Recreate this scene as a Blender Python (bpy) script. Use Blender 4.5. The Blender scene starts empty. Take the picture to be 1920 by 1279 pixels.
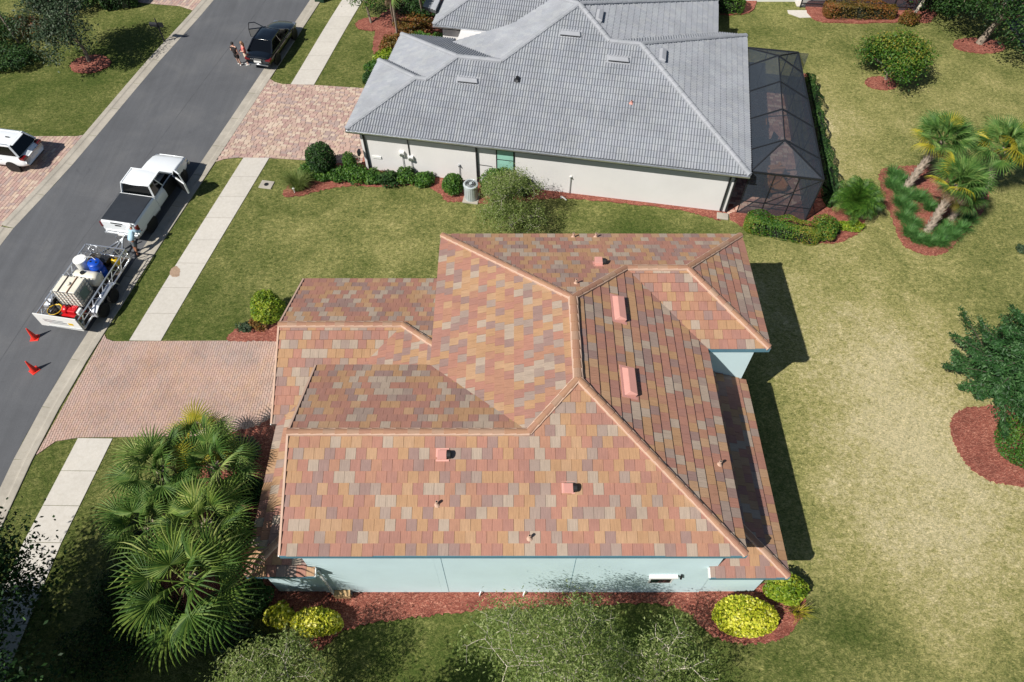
import bpy, bmesh, math, random
import numpy as np
from mathutils import Vector, Matrix, Quaternion
PI = math.pi
rad = math.radians
random.seed(7)
RNG = np.random.default_rng(11)
S = bpy.context.scene
C = S.collection

# ------------------------------------------------------------------ camera, sky, sun, exposure
CAM_H = 27.0
PITCH = 54.6
FOCAL_PX = 1331.0                       # for a 1920 px wide picture
cd = bpy.data.cameras.new('camera'); cam = bpy.data.objects.new('camera', cd); C.objects.link(cam)
cd.sensor_width = 36.0; cd.lens = 36.0 * FOCAL_PX / 1920.0
cd.clip_start = 0.1; cd.clip_end = 900
cam.location = (0, 0, CAM_H); cam.rotation_euler = (rad(90 - PITCH), 0, 0)
S.camera = cam
SUN_AZ, SUN_EL = 37.0, 46.5             # direction the light travels over the ground, and its height
W = bpy.data.worlds.new('World'); S.world = W; W.use_nodes = True
nt = W.node_tree; nt.nodes.clear()
sky = nt.nodes.new('ShaderNodeTexSky'); sky.sky_type = 'NISHITA'; sky.sun_disc = False
sky.sun_elevation = rad(SUN_EL); sky.sun_rotation = rad(180 + 90 - SUN_AZ); sky.air_density = 1.0; sky.dust_density = 0.6
bg = nt.nodes.new('ShaderNodeBackground'); bg.inputs[1].default_value = 0.05
ow = nt.nodes.new('ShaderNodeOutputWorld')
nt.links.new(sky.outputs[0], bg.inputs[0]); nt.links.new(bg.outputs[0], ow.inputs[0])
sd = bpy.data.lights.new('sun', 'SUN'); sun = bpy.data.objects.new('sun', sd); C.objects.link(sun)
sd.energy = 4.8; sd.angle = rad(0.55); sd.color = (1.0, 0.955, 0.89)
_d = Vector((math.cos(rad(SUN_EL)) * math.cos(rad(SUN_AZ)), math.cos(rad(SUN_EL)) * math.sin(rad(SUN_AZ)), -math.sin(rad(SUN_EL))))
sun.rotation_euler = _d.to_track_quat('-Z', 'Y').to_euler(); sun.location = (-30, -30, 60)
S.view_settings.view_transform = 'Standard'; S.view_settings.look = 'None'
S.view_settings.exposure = 0.42; S.view_settings.gamma = 1.0; S.view_settings.use_curve_mapping = False
S.cycles.max_bounces = 6; S.cycles.transparent_max_bounces = 12

# ------------------------------------------------------------------ helpers
_cs, _sn = math.cos(rad(PITCH)), math.sin(rad(PITCH))
def at(u, v, z=0.0):
    """survey note: point of the photograph (1920 px wide) whose real height is z -> place in metres"""
    a = (u - 960) / FOCAL_PX; b = (v - 639.5) / FOCAL_PX
    t = (CAM_H - z) / (_sn + b * _cs)
    return Vector((a * t, (_cs - b * _sn) * t, z))
def lin(c):
    c /= 255.0
    return c / 12.92 if c <= 0.04045 else ((c + 0.055) / 1.055) ** 2.4
def col(r, g, b, k=0.8):
    return (lin(r) * k, lin(g) * k, lin(b) * k, 1)

def tag(o, label=None, cat=None, group=None, kind=None):
    if label: o['label'] = label
    if cat: o['category'] = cat
    if group: o['group'] = group
    if kind: o['kind'] = kind
    return o
def empty(name, loc=(0, 0, 0), rz=0.0, label=None, cat=None, group=None, kind=None):
    o = bpy.data.objects.new(name, None); C.objects.link(o)
    o.location = loc; o.rotation_euler = (0, 0, rz); o.empty_display_size = 0.2
    return tag(o, label, cat, group, kind)
def link(name, me, parent=None, mtx=None):
    o = bpy.data.objects.new(name, me); C.objects.link(o)
    if parent is not None: o.parent = parent
    if mtx is not None: o.matrix_local = mtx
    return o

class MB:
    def __init__(s): s.v = []; s.f = []; s.m = []; s.t = []; s.uv = []
    def add(s, vs, fs, m=0, tint=0.0, uvs=None):
        b = len(s.v); s.v += [tuple(p) for p in vs]
        for i, f in enumerate(fs):
            s.f.append(tuple(b + k for k in f)); s.m.append(m); s.t.append(tint)
            s.uv.append(None if uvs is None else [uvs[k] for k in f])
        return s
    def box(s, x0, x1, y0, y1, z0, z1, m=0, tint=0.0, M=None):
        vs = [Vector(p) for p in ((x0,y0,z0),(x1,y0,z0),(x1,y1,z0),(x0,y1,z0),(x0,y0,z1),(x1,y0,z1),(x1,y1,z1),(x0,y1,z1))]
        if M is not None: vs = [M @ p for p in vs]
        return s.add(vs, [(0,3,2,1),(4,5,6,7),(0,1,5,4),(1,2,6,5),(2,3,7,6),(3,0,4,7)], m, tint)
    def bar(s, a, b, w, h=None, m=0, up=Vector((0,0,1))):
        a, b = Vector(a), Vector(b); h = h or w
        d = (b - a)
        if d.length < 1e-6: return s
        d.normalize()
        if abs(d.dot(up)) > 0.98: up = Vector((0, 1, 0))
        x = d.cross(up).normalized() * (w / 2); y = x.cross(d).normalized() * (h / 2)
        vs = [a-x-y, a+x-y, a+x+y, a-x+y, b-x-y, b+x-y, b+x+y, b-x+y]
        return s.add(vs, [(0,1,2,3),(7,6,5,4),(0,4,5,1),(1,5,6,2),(2,6,7,3),(3,7,4,0)], m)
    def tube(s, pts, rs, n=6, m=0, tint=0.0, cap=True):
        pts = [Vector(p) for p in pts]
        if not hasattr(rs, '__len__'): rs = [rs] * len(pts)
        b = len(s.v); prev = None
        for i, p in enumerate(pts):
            d = (pts[min(i+1, len(pts)-1)] - pts[max(i-1, 0)])
            d = d.normalized() if d.length > 1e-9 else Vector((0,0,1))
            r = Vector((1,0,0)) if prev is None else prev
            x = r - d * r.dot(d)
            if x.length < 0.05: x = Vector((0,1,0)) - d * d.y
            x.normalize(); y = d.cross(x); prev = x
            for k in range(n):
                a = 2 * PI * k / n
                s.v.append(tuple(p + (x * math.cos(a) + y * math.sin(a)) * rs[i]))
        for i in range(len(pts) - 1):
            for k in range(n):
                k2 = (k + 1) % n
                s.f.append((b+i*n+k, b+i*n+k2, b+(i+1)*n+k2, b+(i+1)*n+k)); s.m.append(m); s.t.append(tint); s.uv.append(None)
        if cap:
            e = b + (len(pts)-1)*n
            s.f.append(tuple(e + k for k in range(n))); s.m.append(m); s.t.append(tint); s.uv.append(None)
            s.f.append(tuple(b + n-1-k for k in range(n))); s.m.append(m); s.t.append(tint); s.uv.append(None)
        return s
    def lathe(s, prof, n=16, c=(0,0,0), ax='z', m=0, tint=0.0):
        b = len(s.v); c = Vector(c)
        for r, z in prof:
            for k in range(n):
                a = 2*PI*k/n; x, y = r*math.cos(a), r*math.sin(a)
                q = Vector((x, y, z)) if ax == 'z' else (Vector((x, z, y)) if ax == 'y' else Vector((z, x, y)))
                s.v.append(tuple(c + q))
        for i in range(len(prof)-1):
            for k in range(n):
                k2 = (k+1) % n
                s.f.append((b+i*n+k, b+i*n+k2, b+(i+1)*n+k2, b+(i+1)*n+k)); s.m.append(m); s.t.append(tint); s.uv.append(None)
        s.f.append(tuple(b+k for k in reversed(range(n)))); s.m.append(m); s.t.append(tint); s.uv.append(None)
        e = b+(len(prof)-1)*n
        s.f.append(tuple(e+k for k in range(n))); s.m.append(m); s.t.append(tint); s.uv.append(None)
        return s
    def slab(s, pts, z0f, z1f, m=0, tint=0.0):
        """plan polygon between two height functions"""
        n = len(pts)
        vs = [(x, y, z0f(x, y)) for x, y in pts] + [(x, y, z1f(x, y)) for x, y in pts]
        ar = sum(pts[i][0]*pts[(i+1)%n][1] - pts[(i+1)%n][0]*pts[i][1] for i in range(n))
        o = list(range(n)) if ar > 0 else list(reversed(range(n)))
        fs = [tuple(n+k for k in o), tuple(reversed(o))] + [(o[i], o[(i+1)%n], n+o[(i+1)%n], n+o[i]) for i in range(n)]
        return s.add(vs, fs, m, tint)
    def mesh(s, name, mats, smooth=False):
        me = bpy.data.meshes.new(name)
        me.from_pydata(s.v, [], s.f)
        mats = mats if isinstance(mats, (list, tuple)) else [mats]
        for mm in mats: me.materials.append(mm)
        if len(mats) > 1: me.polygons.foreach_set('material_index', s.m)
        if any(s.t):
            a = me.attributes.new('tint', 'FLOAT', 'FACE'); a.data.foreach_set('value', s.t)
        if any(u is not None for u in s.uv):
            uvl = me.uv_layers.new(name='uv'); flat = []
            for f, u in zip(s.f, s.uv):
                for k in range(len(f)): flat += list(u[k]) if u is not None else [0.0, 0.0]
            uvl.data.foreach_set('uv', flat)
        if smooth: me.polygons.foreach_set('use_smooth', [True]*len(me.polygons))
        me.update(); return me
    def build(s, name, mats, parent=None, smooth=False, mtx=None, kind=None, bevel=0):
        o = link(name, s.mesh(name, mats, smooth), parent, mtx)
        if kind: o['kind'] = kind
        if bevel:
            md = o.modifiers.new('bevel', 'BEVEL'); md.width = bevel; md.segments = 2; md.limit_method = 'ANGLE'
        return o

# ------------------------------------------------------------------ materials
MATS = {}
def newmat(name):
    m = bpy.data.materials.new(name); m.use_nodes = True; MATS[name] = m
    n = m.node_tree; n.nodes.clear()
    o = n.nodes.new('ShaderNodeOutputMaterial'); b = n.nodes.new('ShaderNodeBsdfPrincipled')
    n.links.new(b.outputs[0], o.inputs[0])
    return m, n, b, o
def nd(n, t, **k):
    x = n.nodes.new(t)
    for a, v in k.items(): setattr(x, a, v)
    return x
def ramp(n, stops, interp='LINEAR'):
    r = n.nodes.new('ShaderNodeValToRGB'); r.color_ramp.interpolation = interp
    e = r.color_ramp.elements
    while len(e) > 1: e.remove(e[-1])
    e[0].position = stops[0][0]; e[0].color = stops[0][1]
    for p, c in stops[1:]:
        x = e.new(p); x.color = c
    return r
def noise(n, scale, detail=4, rough=0.55, vec=None, dist=0.0):
    t = n.nodes.new('ShaderNodeTexNoise'); t.inputs['Scale'].default_value = scale; t.inputs['Detail'].default_value = detail
    t.inputs['Roughness'].default_value = rough; t.inputs['Distortion'].default_value = dist
    if vec is not None: n.links.new(vec, t.inputs['Vector'])
    return t
def mixc(n, a, b, fac, mode='MIX', f=None):
    x = n.nodes.new('ShaderNodeMix'); x.data_type = 'RGBA'; x.blend_type = mode
    if isinstance(fac, (int, float)): x.inputs[0].default_value = fac
    else: n.links.new(fac, x.inputs[0])
    for i, q in ((6, a), (7, b)):
        if isinstance(q, (tuple, list)): x.inputs[i].default_value = q
        else: n.links.new(q, x.inputs[i])
    return x.outputs[2]
def mathn(n, op, a, b=0.0, c=None, clamp=False):
    x = n.nodes.new('ShaderNodeMath'); x.operation = op; x.use_clamp = clamp
    for i, q in enumerate((a, b) if c is None else (a, b, c)):
        if isinstance(q, (int, float)): x.inputs[i].default_value = q
        else: n.links.new(q, x.inputs[i])
    return x.outputs[0]
def bump(n, b, h, strength=0.4, dist=0.02):
    x = n.nodes.new('ShaderNodeBump'); x.inputs['Strength'].default_value = strength; x.inputs['Distance'].default_value = dist
    n.links.new(h, x.inputs['Height']); n.links.new(x.outputs[0], b.inputs['Normal'])
def simple(name, c, rough=0.6, metal=0.0, var=0.10, vs=3.0, bmp=0.0, spec=None, coat=0.0):
    m, n, b, o = newmat(name)
    tc = nd(n, 'ShaderNodeTexCoord')
    t = noise(n, vs, 5, 0.6, tc.outputs['Object'])
    r = ramp(n, [(0.3, (1-var, 1-var, 1-var, 1)), (0.7, (1+var, 1+var, 1+var, 1))])
    n.links.new(t.outputs[0], r.inputs[0])
    n.links.new(mixc(n, c, r.outputs[0], 1.0, 'MULTIPLY'), b.inputs['Base Color'])
    b.inputs['Roughness'].default_value = rough; b.inputs['Metallic'].default_value = metal
    if spec is not None: b.inputs['Specular IOR Level'].default_value = spec
    if coat: b.inputs['Coat Weight'].default_value = coat; b.inputs['Coat Roughness'].default_value = 0.06
    if bmp:
        t2 = noise(n, vs*12, 4, 0.6, tc.outputs['Object']); bump(n, b, t2.outputs[0], bmp, 0.01)
    return m
def leafmat(name, stops, transl=0.25, rough=0.55, spec=0.35, ovar=0.1):
    """leaf colours differ leaf by leaf (attribute tint)"""
    m, n, b, o = newmat(name)
    a = nd(n, 'ShaderNodeAttribute', attribute_name='tint')
    oi = nd(n, 'ShaderNodeObjectInfo'); tv = mathn(n, 'ADD', a.outputs['Fac'], mathn(n, 'MULTIPLY', mathn(n, 'SUBTRACT', oi.outputs['Random'], 0.5), ovar), clamp=True)
    r = ramp(n, stops); n.links.new(tv, r.inputs[0])
    n.links.new(r.outputs[0], b.inputs['Base Color'])
    b.inputs['Roughness'].default_value = rough; b.inputs['Specular IOR Level'].default_value = spec
    tr = nd(n, 'ShaderNodeBsdfTranslucent'); n.links.new(r.outputs[0], tr.inputs[0])
    mx = nd(n, 'ShaderNodeMixShader'); mx.inputs[0].default_value = transl
    n.links.new(b.outputs[0], mx.inputs[1]); n.links.new(tr.outputs[0], mx.inputs[2]); n.links.new(mx.outputs[0], o.inputs[0])
    return m

# lawn: mown grass, green near the beds, straw-coloured where it is dry
def lawn_mat():
    m, n, b, o = newmat('grass_lawn')
    tc = nd(n, 'ShaderNodeTexCoord'); P = tc.outputs['Object']
    big = noise(n, 0.11, 3, 0.5, P); mid = noise(n, 0.55, 4, 0.6, P, 0.4); sm = noise(n, 4.5, 4, 0.65, P, 0.6); fine = noise(n, 17, 3, 0.7, P, 0.8); vf = noise(n, 48, 2, 0.6, P)
    sep = nd(n, 'ShaderNodeSeparateXYZ'); n.links.new(P, sep.inputs[0])
    def spot(cx, cy, rx, ry, amp):
        dx = mathn(n, 'MULTIPLY', mathn(n, 'SUBTRACT', sep.outputs[0], cx), 1.0/rx)
        dy = mathn(n, 'MULTIPLY', mathn(n, 'SUBTRACT', sep.outputs[1], cy), 1.0/ry)
        d2 = mathn(n, 'ADD', mathn(n, 'MULTIPLY', dx, dx), mathn(n, 'MULTIPLY', dy, dy))
        return mathn(n, 'MULTIPLY', mathn(n, 'EXPONENT', mathn(n, 'MULTIPLY', d2, -1.0)), amp)
    dry = mathn(n, 'ADD', spot(-22, 25, 9, 26, -.20), spot(15.8, 15.5, 5.0, 8, 0.36)); dry = mathn(n, 'ADD', dry, spot(-5, 26, 7, 3.0, 0.16))
    for q in ((22, 30, 12, 16, .10), (16, 10, 7, 7, .10), (17.5, 18.5, 2.6, 3.0, 0.22), (19.5, 12, 5, 4, 0.20), (18, 32, 8, 8, .12), (12, 21.5, 2, 3, .12), (17, 34, 3.5, 7, 0.24), (24, 36, 8, 5, 0.10), (-24, 38, 2.5, 2.5, 0.2), (15, 8, 5, 4, 0.22), (-16, 22, 1.2, 9, 0.12),
              (12.2, 6.5, 2.2, 1.6, -0.30), (8, 26, 7, 1.6, -0.22), (-14, 18, 3, 3, -0.12), (-26, 40, 6, 5, -0.10), (25, 43, 9, 3, -0.12), (2, 5, 9, 2.4, -0.30), (21, 22, 2, 3, 0.12), (-9, 23, 6, 2, -0.05)):
        dry = mathn(n, 'ADD', dry, spot(*q))
    mp = nd(n, 'ShaderNodeMapping'); mp.inputs['Rotation'].default_value = (0, 0, .7); mp.inputs['Scale'].default_value = (1, 2.1, 1); n.links.new(P, mp.inputs[0])
    st1 = noise(n, 5.5, 3, 0.75, mp.outputs[0], 1.6); st2 = noise(n, 10.5, 3, 0.75, P, 1.2)
    x = mathn(n, 'ADD', dry, mathn(n, 'MULTIPLY', mathn(n, 'SUBTRACT', big.outputs[0], 0.5), 0.6))
    x = mathn(n, 'ADD', x, mathn(n, 'MULTIPLY', mathn(n, 'SUBTRACT', mid.outputs[0], 0.5), 0.65))
    x = mathn(n, 'ADD', x, mathn(n, 'MULTIPLY', mathn(n, 'SUBTRACT', sm.outputs[0], 0.5), 0.8))
    x = mathn(n, 'ADD', x, mathn(n, 'MULTIPLY', mathn(n, 'SUBTRACT', st1.outputs[0], 0.5), 0.9))
    x = mathn(n, 'ADD', x, 0.33, clamp=True)
    r = ramp(n, [(0.0, col(86, 104, 48, .68)), (0.2, col(108, 118, 62, .69)), (0.4, col(138, 141, 84, .72)), (0.6, col(168, 164, 104, .74)), (0.8, col(194, 184, 132, .75)), (1.0, col(214, 202, 160, .76))])
    n.links.new(x, r.inputs[0])
    d = ramp(n, [(0.32, (.60, .63, .58, 1)), (0.48, (.95, .95, .93, 1)), (0.66, (1.30, 1.27, 1.24, 1))]); n.links.new(st2.outputs[0], d.inputs[0])
    d2 = ramp(n, [(0.30, (.72, .74, .70, 1)), (0.5, (1, 1, 1, 1)), (0.68, (1.24, 1.22, 1.18, 1))]); n.links.new(st1.outputs[0], d2.inputs[0])
    n.links.new(mixc(n, mixc(n, r.outputs[0], d.outputs[0], 1.0, 'MULTIPLY'), d2.outputs[0], 1.0, 'MULTIPLY'), b.inputs['Base Color'])
    b.inputs['Roughness'].default_value = 0.95; b.inputs['Specular IOR Level'].default_value = 0.1
    h = mathn(n, 'ADD', mathn(n, 'MULTIPLY', fine.outputs[0], 0.8), vf.outputs[0])
    bump(n, b, h, 0.9, 0.05)
    return m
def asphalt_mat():
    m, n, b, o = newmat('asphalt')
    tc = nd(n, 'ShaderNodeTexCoord'); P = tc.outputs['Object']
    a = noise(n, 0.35, 5, 0.6, P, 0.5); f = noise(n, 60, 3, 0.7, P)
    mp = nd(n, 'ShaderNodeMapping'); mp.inputs['Rotation'].default_value = (0, 0, rad(11)); mp.inputs['Scale'].default_value = (2.2, 0.08, 1)
    n.links.new(P, mp.inputs[0]); st = noise(n, 1.0, 4, 0.6, mp.outputs[0])
    r = ramp(n, [(0.3, col(97, 99, 103, .62)), (0.5, col(104, 106, 110, .62)), (0.72, col(116, 117, 119, .62))]); n.links.new(a.outputs[0], r.inputs[0])
    r2 = ramp(n, [(0.3, (.9, .9, .9, 1)), (0.7, (1.1, 1.1, 1.1, 1))]); n.links.new(st.outputs[0], r2.inputs[0])
    r3 = ramp(n, [(0.3, (.8, .8, .8, 1)), (0.7, (1.2, 1.2, 1.2, 1))]); n.links.new(f.outputs[0], r3.inputs[0])
    c = mixc(n, mixc(n, r.outputs[0], r2.outputs[0], 1.0, 'MULTIPLY'), r3.outputs[0], 1.0, 'MULTIPLY')
    sx = noise(n, 1.1, 5, 0.7, P, 1.0); sr = ramp(n, [(0.26, (.78, .78, .79, 1)), (0.36, (1, 1, 1, 1)), (0.66, (1, 1, 1, 1)), (0.74, (1.14, 1.14, 1.13, 1))]); n.links.new(sx.outputs[0], sr.inputs[0]); c = mixc(n, c, sr.outputs[0], 1.0, 'MULTIPLY')
    n.links.new(c, b.inputs['Base Color']); b.inputs['Roughness'].default_value = 0.9
    bump(n, b, f.outputs[0], 0.3, 0.01); return m
def concrete_mat(name, c, dirt=0.15, rough=0.85):
    m, n, b, o = newmat(name)
    tc = nd(n, 'ShaderNodeTexCoord'); P = tc.outputs['Object']
    oi = nd(n, 'ShaderNodeObjectInfo')
    a = noise(n, 0.8, 6, 0.65, P, 0.3); f = noise(n, 45, 3, 0.7, P); g = noise(n, 6, 4, 0.7, P)
    r = ramp(n, [(0.25, (1-dirt,)*3 + (1,)), (0.6, (1, 1, 1, 1)), (0.8, (1.05, 1.04, 1.02, 1))]); n.links.new(a.outputs[0], r.inputs[0])
    r3 = ramp(n, [(0.3, (.92, .92, .91, 1)), (0.7, (1.06, 1.06, 1.06, 1))]); n.links.new(f.outputs[0], r3.inputs[0])
    r4 = ramp(n, [(0.3, (.93, .92, .90, 1)), (0.6, (1.03, 1.03, 1.03, 1))]); n.links.new(g.outputs[0], r4.inputs[0])
    r5 = ramp(n, [(0.0, (.95, .95, .94, 1)), (1.0, (1.04, 1.04, 1.04, 1))]); n.links.new(oi.outputs['Random'], r5.inputs[0])
    x = mixc(n, c, r.outputs[0], 1, 'MULTIPLY')
    for q in (r3, r4, r5): x = mixc(n, x, q.outputs[0], 1, 'MULTIPLY')
    n.links.new(x, b.inputs['Base Color']); b.inputs['Roughness'].default_value = rough
    bump(n, b, f.outputs[0], 0.2, 0.005); return m
def tint_mat(name, stops, streak=None, rough=0.8, bmp=0.3, interp='CONSTANT', weather=0.12, patch=0.0):
    """pieces (tiles, pavers): colour per piece by tint, streaks along the piece by uv"""
    m, n, b, o = newmat(name)
    a = nd(n, 'ShaderNodeAttribute', attribute_name='tint')
    r = ramp(n, stops, interp); n.links.new(a.outputs['Fac'], r.inputs[0])
    x = r.outputs[0]
    tc = nd(n, 'ShaderNodeTexCoord')
    if streak:
        uv = nd(n, 'ShaderNodeUVMap', uv_map='uv')
        mp = nd(n, 'ShaderNodeMapping'); mp.inputs['Scale'].default_value = (streak[0], streak[1], 1); n.links.new(uv.outputs[0], mp.inputs[0])
        t = noise(n, 1.0, 4, 0.65, mp.outputs[0])
        rr = ramp(n, [(0.28, (1-streak[2],)*3 + (1,)), (0.5, (1, 1, 1, 1)), (0.75, (1+streak[2]*0.9, 1+streak[2]*0.8, 1+streak[2]*0.7, 1))])
        n.links.new(t.outputs[0], rr.inputs[0]); x = mixc(n, x, rr.outputs[0], 1, 'MULTIPLY')
    g = nd(n, 'ShaderNodeNewGeometry')
    wv = noise(n, 0.6, 5, 0.65, g.outputs['Position'])
    wr = ramp(n, [(0.3, (1-weather,)*3 + (1,)), (0.6, (1.03, 1.03, 1.03, 1))]); n.links.new(wv.outputs[0], wr.inputs[0])
    x = mixc(n, x, wr.outputs[0], 1, 'MULTIPLY')
    if patch:
        pn = noise(n, 0.28, 4, 0.6, g.outputs['Position'], 0.6)
        pr = ramp(n, [(0.36, (1-patch*.5, 1, 1+patch*.4, 1)), (0.5, (1, 1, 1, 1)), (0.66, (1+patch*.35, 1-patch*.1, 1-patch, 1))]); n.links.new(pn.outputs[0], pr.inputs[0])
        x = mixc(n, x, pr.outputs[0], 1, 'MULTIPLY')
        sn = noise(n, 2.6, 4, 0.65, g.outputs['Position']); sr = ramp(n, [(0.24, (.72, .70, .68, 1)), (0.36, (1, 1, 1, 1))]); n.links.new(sn.outputs[0], sr.inputs[0]); x = mixc(n, x, sr.outputs[0], 1, 'MULTIPLY')
    f = noise(n, 40, 3, 0.7, g.outputs['Position'])
    fr = ramp(n, [(0.3, (.93, .93, .93, 1)), (0.7, (1.06, 1.06, 1.06, 1))]); n.links.new(f.outputs[0], fr.inputs[0])
    x = mixc(n, x, fr.outputs[0], 1, 'MULTIPLY')
    n.links.new(x, b.inputs['Base Color']); b.inputs['Roughness'].default_value = rough; b.inputs['Specular IOR Level'].default_value = 0.3
    bump(n, b, f.outputs[0], bmp, 0.006); return m
def mulch_mat():
    m, n, b, o = newmat('red_mulch')
    tc = nd(n, 'ShaderNodeTexCoord'); P = tc.outputs['Object']
    v = nd(n, 'ShaderNodeTexVoronoi'); v.inputs['Scale'].default_value = 22; v.inputs['Randomness'].default_value = 1
    mp = nd(n, 'ShaderNodeMapping'); mp.inputs['Scale'].default_value = (1, 2.0, 1); n.links.new(P, mp.inputs[0])
    ns = noise(n, 6, 3, 0.6, P); n.links.new(mixc(n, mp.outputs[0], ns.outputs['Color'], 0.25), v.inputs['Vector'])
    r = ramp(n, [(0.0, col(132, 70, 56, .64)), (0.4, col(168, 92, 74, .64)), (0.75, col(188, 112, 92, .64)), (1.0, col(222, 152, 128, .66))])
    sp = nd(n, 'ShaderNodeSeparateColor'); n.links.new(v.outputs['Color'], sp.inputs[0]); n.links.new(sp.outputs[0], r.inputs[0])
    a = noise(n, 1.0, 6, 0.7, P, .5); rr = ramp(n, [(0.3, (.66, .62, .60, 1)), (0.5, (1, 1, 1, 1)), (0.7, (1.18, 1.26, 1.26, 1))]); n.links.new(a.outputs[0], rr.inputs[0])
    n.links.new(mixc(n, r.outputs[0], rr.outputs[0], 1, 'MULTIPLY'), b.inputs['Base Color'])
    b.inputs['Roughness'].default_value = 0.95; bump(n, b, v.outputs['Distance'], 0.9, 0.04); return m

M_LAWN = lawn_mat(); M_ASPH = asphalt_mat(); M_MULCH = mulch_mat()
M_WALK = concrete_mat('sidewalk_concrete', col(234, 228, 218, .62), 0.08)
M_KERB = concrete_mat('kerb_concrete', col(206, 198, 184, .62), 0.28)
M_JOINT = simple('dark_joint', col(120, 110, 100, .5), 0.95)
M_PAVE = tint_mat('clay_pavers', [(0, col(208, 175, 159, .70)), (.2, col(210, 178, 163, .70)), (.4, col(206, 173, 159, .70)), (.6, col(208, 176, 157, .70)), (.8, col(202, 174, 160, .70))], (5, 5, .08), .85, .3, weather=.2, patch=.12)
M_PAVE2 = tint_mat('mixed_pavers', [(0, col(206, 175, 161, .66)), (.16, col(220, 193, 172, .66)), (.33, col(198, 164, 154, .66)), (.5, col(226, 204, 184, .66)), (.66, col(192, 169, 161, .66)), (.83, col(212, 182, 167, .66))], (5, 5, .1), .85, .3, weather=.15)
M_TILE = tint_mat('clay_blend_roof_tile', [(0, col(207, 163, 123, .565)), (.16, col(201, 150, 123, .565)), (.30, col(200, 145, 125, .565)), (.44, col(192, 141, 125, .565)), (.58, col(177, 145, 135, .565)), (.70, col(203, 182, 162, .565)), (.82, col(186, 163, 149, .565)), (.90, col(211, 170, 133, .565))], (46, 2.2, .22), .78, .35)
M_CAP = tint_mat('ridge_cap_clay', [(0, col(203, 156, 124, .55)), (.3, col(200, 151, 123, .55)), (.55, col(198, 148, 123, .55)), (.8, col(202, 164, 137, .55))], (3, 30, .10), .75, .3)
M_MORT = simple('peach_mortar', col(228, 192, 168, .62), 0.9, var=.06)
M_GTILE = tint_mat('grey_roof_tile', [(0, col(182, 186, 193, .58)), (.2, col(178, 183, 191, .58)), (.4, col(184, 189, 195, .58)), (.6, col(180, 184, 192, .58)), (.8, col(187, 191, 196, .58))], (30, 2, .07), .7, .3, weather=.16)
M_GCAP = tint_mat('grey_ridge_cap', [(0, col(192, 195, 201, .58)), (.5, col(186, 190, 195, .58))], (3, 20, .07), .7, .3)
M_DECK = simple('roof_underlay', col(96, 72, 62, .6), 0.9)
M_GDECK = simple('grey_underlay', col(80, 84, 88, .6), 0.9)
M_BLUE = simple('pale_blue_stucco', col(200, 223, 227, .95), 0.85, var=.04, vs=.8, bmp=.25)
M_TEAL = simple('blue_fascia_paint', col(96, 140, 158, .8), 0.5, var=.05)
M_CREAM = simple('offwhite_stucco', col(212, 210, 208, .97), 0.85, var=.035, vs=.7, bmp=.25)
M_WHITE = simple('white_paint', col(236, 236, 232, .85), 0.5, var=.03)
M_DKMET = simple('dark_bronze_metal', col(44, 46, 50, .8), 0.4, .3, var=.1)
M_GUT = simple('gutter_metal', col(70, 74, 78, .8), 0.35, .4, var=.08)
M_GLASS = simple('dark_window_glass', col(30, 50, 52, .5), 0.06, 0, var=.05, spec=.8)
M_SEAGL = simple('sea_green_glass', col(150, 200, 184, .9), 0.12, 0, var=.1, spec=.8)
M_PINK = simple('salmon_vent_paint', col(236, 172, 158, .62), 0.6, var=.05)
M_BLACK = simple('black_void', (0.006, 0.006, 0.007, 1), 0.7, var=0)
M_BARK = simple('grey_bark', col(150, 136, 120, .7), 0.95, var=.3, vs=9, bmp=.8)
M_DBARK = simple('dark_bark', col(92, 80, 70, .65), 0.95, var=.3, vs=9, bmp=.8)
M_TWIG = simple('pale_twig_bark', col(206, 196, 178, .8), 0.95, var=.2, vs=9)
M_BOOT = simple('palm_trunk_boots', col(176, 160, 144, .75), 0.95, var=.35, vs=10, bmp=.8)
M_GALV = simple('galvanised_steel', col(200, 204, 208, .85), 0.32, .85, var=.12, vs=6)
M_ALU = simple('bright_aluminium', col(225, 228, 232, .9), 0.3, .8, var=.08, vs=5)
M_CARW = simple('white_car_paint', col(236, 240, 242, .88), 0.25, 0, var=.015, coat=.8)
M_CARB = simple('black_car_paint', col(18, 24, 30, .6), 0.2, .2, var=.03, coat=1.0)
M_CARGL = simple('car_glass', col(8, 12, 15, .5), 0.08, 0, var=0, spec=.5)
M_RUB = simple('tyre_rubber', col(30, 30, 31, .6), 0.85, var=.1)
M_RIM = simple('alloy_rim', col(150, 152, 156, .8), 0.3, .8, var=.1)
M_TONN = simple('black_vinyl_cover', col(52, 56, 62, .7), 0.5, var=.15, vs=2.5)
M_PLAS = simple('black_plastic', col(34, 36, 38, .6), 0.5, var=.1)
M_REDL = simple('red_lamp_lens', col(120, 14, 18, .7), 0.2, var=.1, coat=.8)
M_CONE = simple('orange_red_cone', col(226, 52, 36, .85), 0.5, var=.06)
M_BLUEP = simple('blue_plastic', col(16, 78, 190, .8), 0.35, var=.08)
M_TANK = simple('milky_plastic', col(232, 226, 208, .85), 0.4, var=.06)
M_YEL = simple('yellow_plastic', col(232, 190, 26, .85), 0.4, var=.08)
M_RED = simple('red_engine_paint', col(206, 26, 34, .8), 0.35, var=.15, vs=8)
M_HOSE = simple('hose_rubber', col(60, 60, 58, .7), 0.6, var=.2)
M_GRN = simple('grey_green_box', col(120, 140, 128, .75), 0.5, var=.1)
M_SCRN = None
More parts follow.
